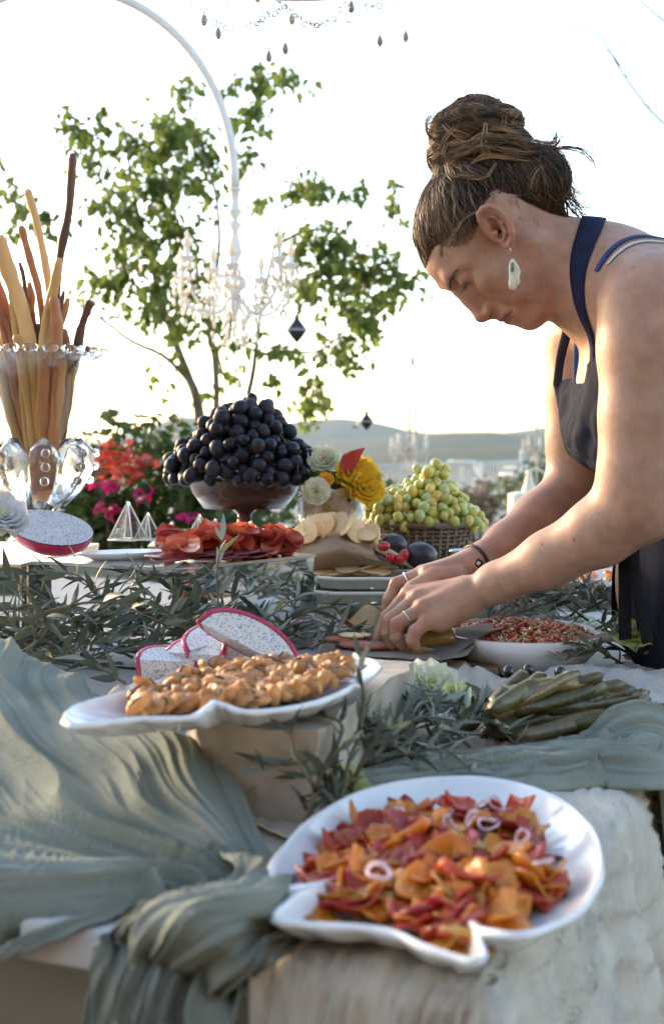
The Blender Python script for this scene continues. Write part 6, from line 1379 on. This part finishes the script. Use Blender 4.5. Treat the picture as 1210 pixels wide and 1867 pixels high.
paper('brown kraft paper spread over the board under the hands', [[(600, 1150, 1.80), (680, 1148, 1.80), (780, 1150, 1.80), (880, 1140, 1.80)], [(615, 1165, 1.74), (690, 1166, 1.74), (790, 1167, 1.74), (900, 1150, 1.72)], [(610, 1182, 1.68), (690, 1184, 1.68), (800, 1184, 1.67), (870, 1172, 1.67)], [(625, 1193, 1.64), (690, 1198, 1.63), (790, 1202, 1.62), (850, 1196, 1.62)]], kraft, amp=.003, sd=6)
paper('grey paper sheet with a raised edge beside the salad', [[(790, 1150, 1.74), (830, 1145, 1.75), (880, 1136, 1.76), (950, 1136, 1.77)], [(780, 1172, 1.69), (830, 1165, 1.69), (875, 1152, 1.70), (930, 1142, 1.72)], [(770, 1192, 1.65), (810, 1190, 1.64), (850, 1172, 1.66), (900, 1150, 1.69)], [(760, 1205, 1.63), (795, 1206, 1.62), (830, 1194, 1.63), (868, 1166, 1.67)]], M('dark_paper', (.16, .15, .13), .8, .1, 30, bump=.3, bs=100), amp=.002, sd=9)
crumb = M('bread_crumb', (.60, .47, .26), .85, .15, 60, col2=(.72, .60, .38), bump=1.2, bs=260); crust = M('bread_crust', (.30, .13, .045), .6, .3, 40, bump=.6, bs=120)
def slice_bread(label, c, rot, pts, th=.011, name='bread_slice'):
    t = thing(name, label, 'bread', c); n = len(pts); q = MB(); q.cur = 0
    vs = [(x, -th / 2, z_) for x, z_ in pts] + [(x, th / 2, z_) for x, z_ in pts]; q.add(vs, [tuple(range(n)), tuple(range(2 * n - 1, n - 1, -1))]); o = q.build('crumb', crumb, None, False); o.parent = t
    q = MB(); vs = [(x * 1.03, -th * .52, z_ * 1.03) for x, z_ in pts] + [(x * 1.03, th * .52, z_ * 1.03) for x, z_ in pts] ; q.add(vs, [(k, (k + 1) % n, n + (k + 1) % n, n + k) for k in range(n)]); o = q.build('crust', crust, None); o.parent = t; solidify(o, .0015)
    t.rotation_euler = rot; return t
loaf = [(-.038, -.020), (.036, -.020), (.040, .004), (.030, .018), (.010, .023), (-.016, .021), (-.034, .012)]
slice_bread('toasted bread slice with a pale crumb leaning left of the hands', P(682, 1142, 1.735), (R(-28), R(38), R(10)), loaf)
slice_bread('second bread slice lying flat under the fingers', P(700, 1178, 1.70), (R(88), 0, R(12)), loaf)
slice_bread('flat bread slice showing under the right end of the fingers', P(782, 1186, 1.68), (R(92), 0, R(-10)), loaf)
ham = M('cured_meat', (.36, .09, .055), .45, .25, 40, col2=(.48, .2, .13), bump=.4, bs=120, coat=.2)
for x, y, d, l in ((642, 1166, 1.70, 'terracotta slice of cured meat at the left of the board'), (668, 1176, 1.68, 'flat strip of cured meat in front of the bread slice')):
    q = MB(); q.ball((0, 0, 0), (.038, .018, .0065), 18, 8, fn=lambda d_: 1 + .12 * nz(d_.x * 2, d_.y * 2, x)); o = q.build('cured_meat', ham); o.location = P(x, y, d); o.rotation_euler = (0, .04, .1); tag(o, l, 'meat')
pep = M('roast_pepper', (.20, .11, .02), .35, .4, 30, col2=(.42, .25, .05), coat=.4, bump=.4, bs=80); q = MB(); pts = cat([P(745, 1168, 1.69), P(780, 1164, 1.685), P(808, 1160, 1.685), P(826, 1163, 1.69)], 14); q.tube(pts, [.006] + [.0135 + .0015 * nz(k * .5, 2) for k in range(12)] + [.007], 12, flat=.85); o = q.build('roasted_pepper', pep); tag(o, 'glistening roasted pepper roll just right of the near fingers', 'pepper')
q = MB(); q.ball((0, 0, 0), (.05, .016, .010), 16, 8, fn=lambda d_: 1 + .15 * nz(d_.x * 3, d_.y * 3, 3)); o = q.build('bread_crust_end', crust); o.location = P(884, 1140, 1.83); o.rotation_euler = (0, -.05, .1); tag(o, 'brown bread heel lying behind the grey paper', 'bread')
q = MB(); q.ball((0, 0, 0), (.022, .012, .004), 12, 6); o = q.build('cheese_shaving', chm); o.location = P(648, 1158, 1.69); tag(o, 'thin pale cheese shaving on the cured meat', 'cheese')
# ------------------------------------------------------------------ olive branches
oliveT = M('olive_leaf', (.045, .060, .036), .5, .35, 12, col2=(.13, .15, .105), trl=.12); oliveS = M('olive_leaf_silver', (.20, .23, .19), .55, .3, 12, col2=(.36, .39, .33), trl=.12); oliveY = M('olive_leaf_yellow', (.26, .26, .12), .55, .3, 12, trl=.2); twg = M('olive_twig', (.13, .115, .075), .8, .3, 20)
olm = {}
rs = random.Random(55)
for key, m_ in (('T', oliveT), ('S', oliveS), ('Y', oliveY)):
    olm[key] = []
    for k in range(4):
        v_, f_ = leafmesh(rs.uniform(.032, .046), rs.uniform(.0062, .0088), rs.uniform(-.25, .35), 4); me_ = mesh('leaf', v_, f_); me_.materials.append(m_); olm[key].append(me_)
def sprig(label, pts, mix='TTTS', n=18, ls=1.0, group='olive sprigs along the table'):
    pp = [Vector(p) for p in cat([list(p) for p in pts], 20)]; t = thing('olive_sprig', label, 'olive sprig', pp[0], group); q = MB(); q.tube(pp, [.0022 * (1 - .7 * i / 19) for i in range(20)], 6); q.build('stem', twg, t)
    for i in range(n):
        f = .08 + .92 * (i // 2) / max(1, n // 2 - 1) if n > 3 else rs.random(); k = min(18, int(f * 18)); p = pp[k].lerp(pp[k + 1], f * 18 - k if k < 18 else 1); ax = (pp[k + 1] - pp[k]).normalized(); sd = ax.orthogonal(); sd.rotate(Matrix.Rotation(i * 1.9 + rs.gauss(0, .5), 3, ax)); dr = (ax * rs.uniform(.5, 1.1) + sd.normalized() * rs.uniform(.5, 1)).normalized()
        if dr.z < -.3: dr.z *= -.3
        quat = dr.to_track_quat('Y', 'Z'); e = (quat.to_matrix() @ Matrix.Rotation(rs.gauss(0, 1.0), 3, 'Y')).to_euler()
        link('leaf', rs.choice(olm[rs.choice(mix)]), None, t, loc=tuple(p - t.location), rot=tuple(e), scale=rs.uniform(.7, 1.15) * ls)
    return t
def field(label, group, px, py, dd, z_, n, mix, L_=.16, lean=.35, ang=None, nl=18, ls=1.0):
    for _ in range(n):
        x, y = rs.uniform(*px), rs.uniform(*py); d = rs.uniform(*dd) if dd else None; z0_ = rs.uniform(*z_); p = U(x, y, z0_) if d is None else P(x, y, d); p.z = max(p.z, TZ + .008)
        a = rs.uniform(0, 6.28) if ang is None else rs.gauss(*ang); l_ = L_ * rs.uniform(.7, 1.2); up_ = rs.uniform(0, lean); dr = Vector((math.cos(a), math.sin(a) * .6, up_)); dr.normalize(); mid2 = p + dr * l_ * .5 + Vector((rs.gauss(0, .015), rs.gauss(0, .01), .018)); e = p + dr * l_; e.z = max(e.z - .005, TZ + .008); sprig(label, [p, mid2, e], mix, nl, ls, group)
field('dark olive sprig lying in front of the left mirrored plinths', 'olive sprigs before the mirrored plinths', (20, 330), (1150, 1250), None, (.905, .94), 34, 'TTTTTS', .14, .22)
field('dark olive sprig rising before the mirror faces', 'olive sprigs rising before the mirrors', (100, 380), (1100, 1180), (1.60, 1.68), (0, 0), 11, 'TTTTTS', .11, .6)
field('dark olive sprig at the far left behind the green drape', 'olive sprigs at the far left', (-40, 60), (1120, 1190), (1.45, 1.6), (0, 0), 8, 'TTTT', .15, .6)
field('olive sprig between the mirrored plinth and the patterned plate', 'olive sprigs left of the patterned plate', (430, 590), (1130, 1190), (1.66, 1.76), (0, 0), 8, 'TTS', .10, .2)
sprig('tall pale olive sprig standing in front of the right mirror face', [P(400, 1190, 1.6), P(398, 1110, 1.6), P(396, 1040, 1.6), P(405, 985, 1.6)], 'SSY', 16, 1.0, None)
sprig('pale olive sprig reflected low in the right mirror face', [P(455, 1150, 1.66), P(490, 1125, 1.68), P(540, 1090, 1.7)], 'SSY', 12, 1.0, None)
field('silvery olive sprig behind the white salad bowl', 'silvery olive sprigs behind the salad bowl', (870, 1090), (1095, 1150), (1.82, 2.05), (0, 0), 22, 'SSST', .11, .25)
field('olive sprig spreading below the apron ties', 'olive sprigs below the apron', (1085, 1215), (1140, 1215), (1.62, 1.78), (0, 0), 13, 'TTS', .12, .45)
field('silvery olive sprig in front of the napkin and stone block', 'silvery olive sprigs before the napkin', (660, 860), (1300, 1400), None, (.905, .93), 24, 'SSSTT', .085, .3, ls=.8)
field('olive sprig leaning on the near face of the stone block', 'olive sprigs against the stone block', (520, 640), (1430, 1520), (1.0, 1.05), (0, 0), 8, 'TTTY', .085, 1.0, ls=.62, nl=14)
sprig('curled olive sprig hanging down the face of the stone block', [P(556, 1500, .99), P(572, 1440, .985), P(548, 1400, .985), P(530, 1340, .99)], 'TTTS', 10, .6, None)
sprig('upright olive sprig crossing the right tip of the mussel platter', [P(655, 1330, 1.07), P(662, 1270, 1.07), P(655, 1215, 1.08), P(668, 1180, 1.1)], 'TSS', 12, .7, None)
# ------------------------------------------------------------------ the air
hz = bpy.data.materials.new('haze'); hz.use_nodes = True; t_ = hz.node_tree
for n_ in list(t_.nodes):
    if n_.type == 'BSDF_PRINCIPLED': t_.nodes.remove(n_)
pv_ = t_.nodes.new('ShaderNodeVolumePrincipled'); pv_.inputs['Color'].default_value = (.62, .80, 1, 1); pv_.inputs['Density'].default_value = .00012; pv_.inputs['Anisotropy'].default_value = 0
t_.links.new(pv_.outputs[0], t_.nodes['Material Output'].inputs['Volume'])
tz_ = [v.co.z for v in bpy.data.objects['terrain'].data.vertices]
b_ = MB(); z0_, z1_ = min(tz_) - 1, max(max(tz_), 4) + 2
b_.box((0, 2600, (z0_ + z1_) / 2), (4200, 2750, (z1_ - z0_) / 2)); stuff(b_.build('haze', hz, None, False)); print('HAZE', z0_, z1_)
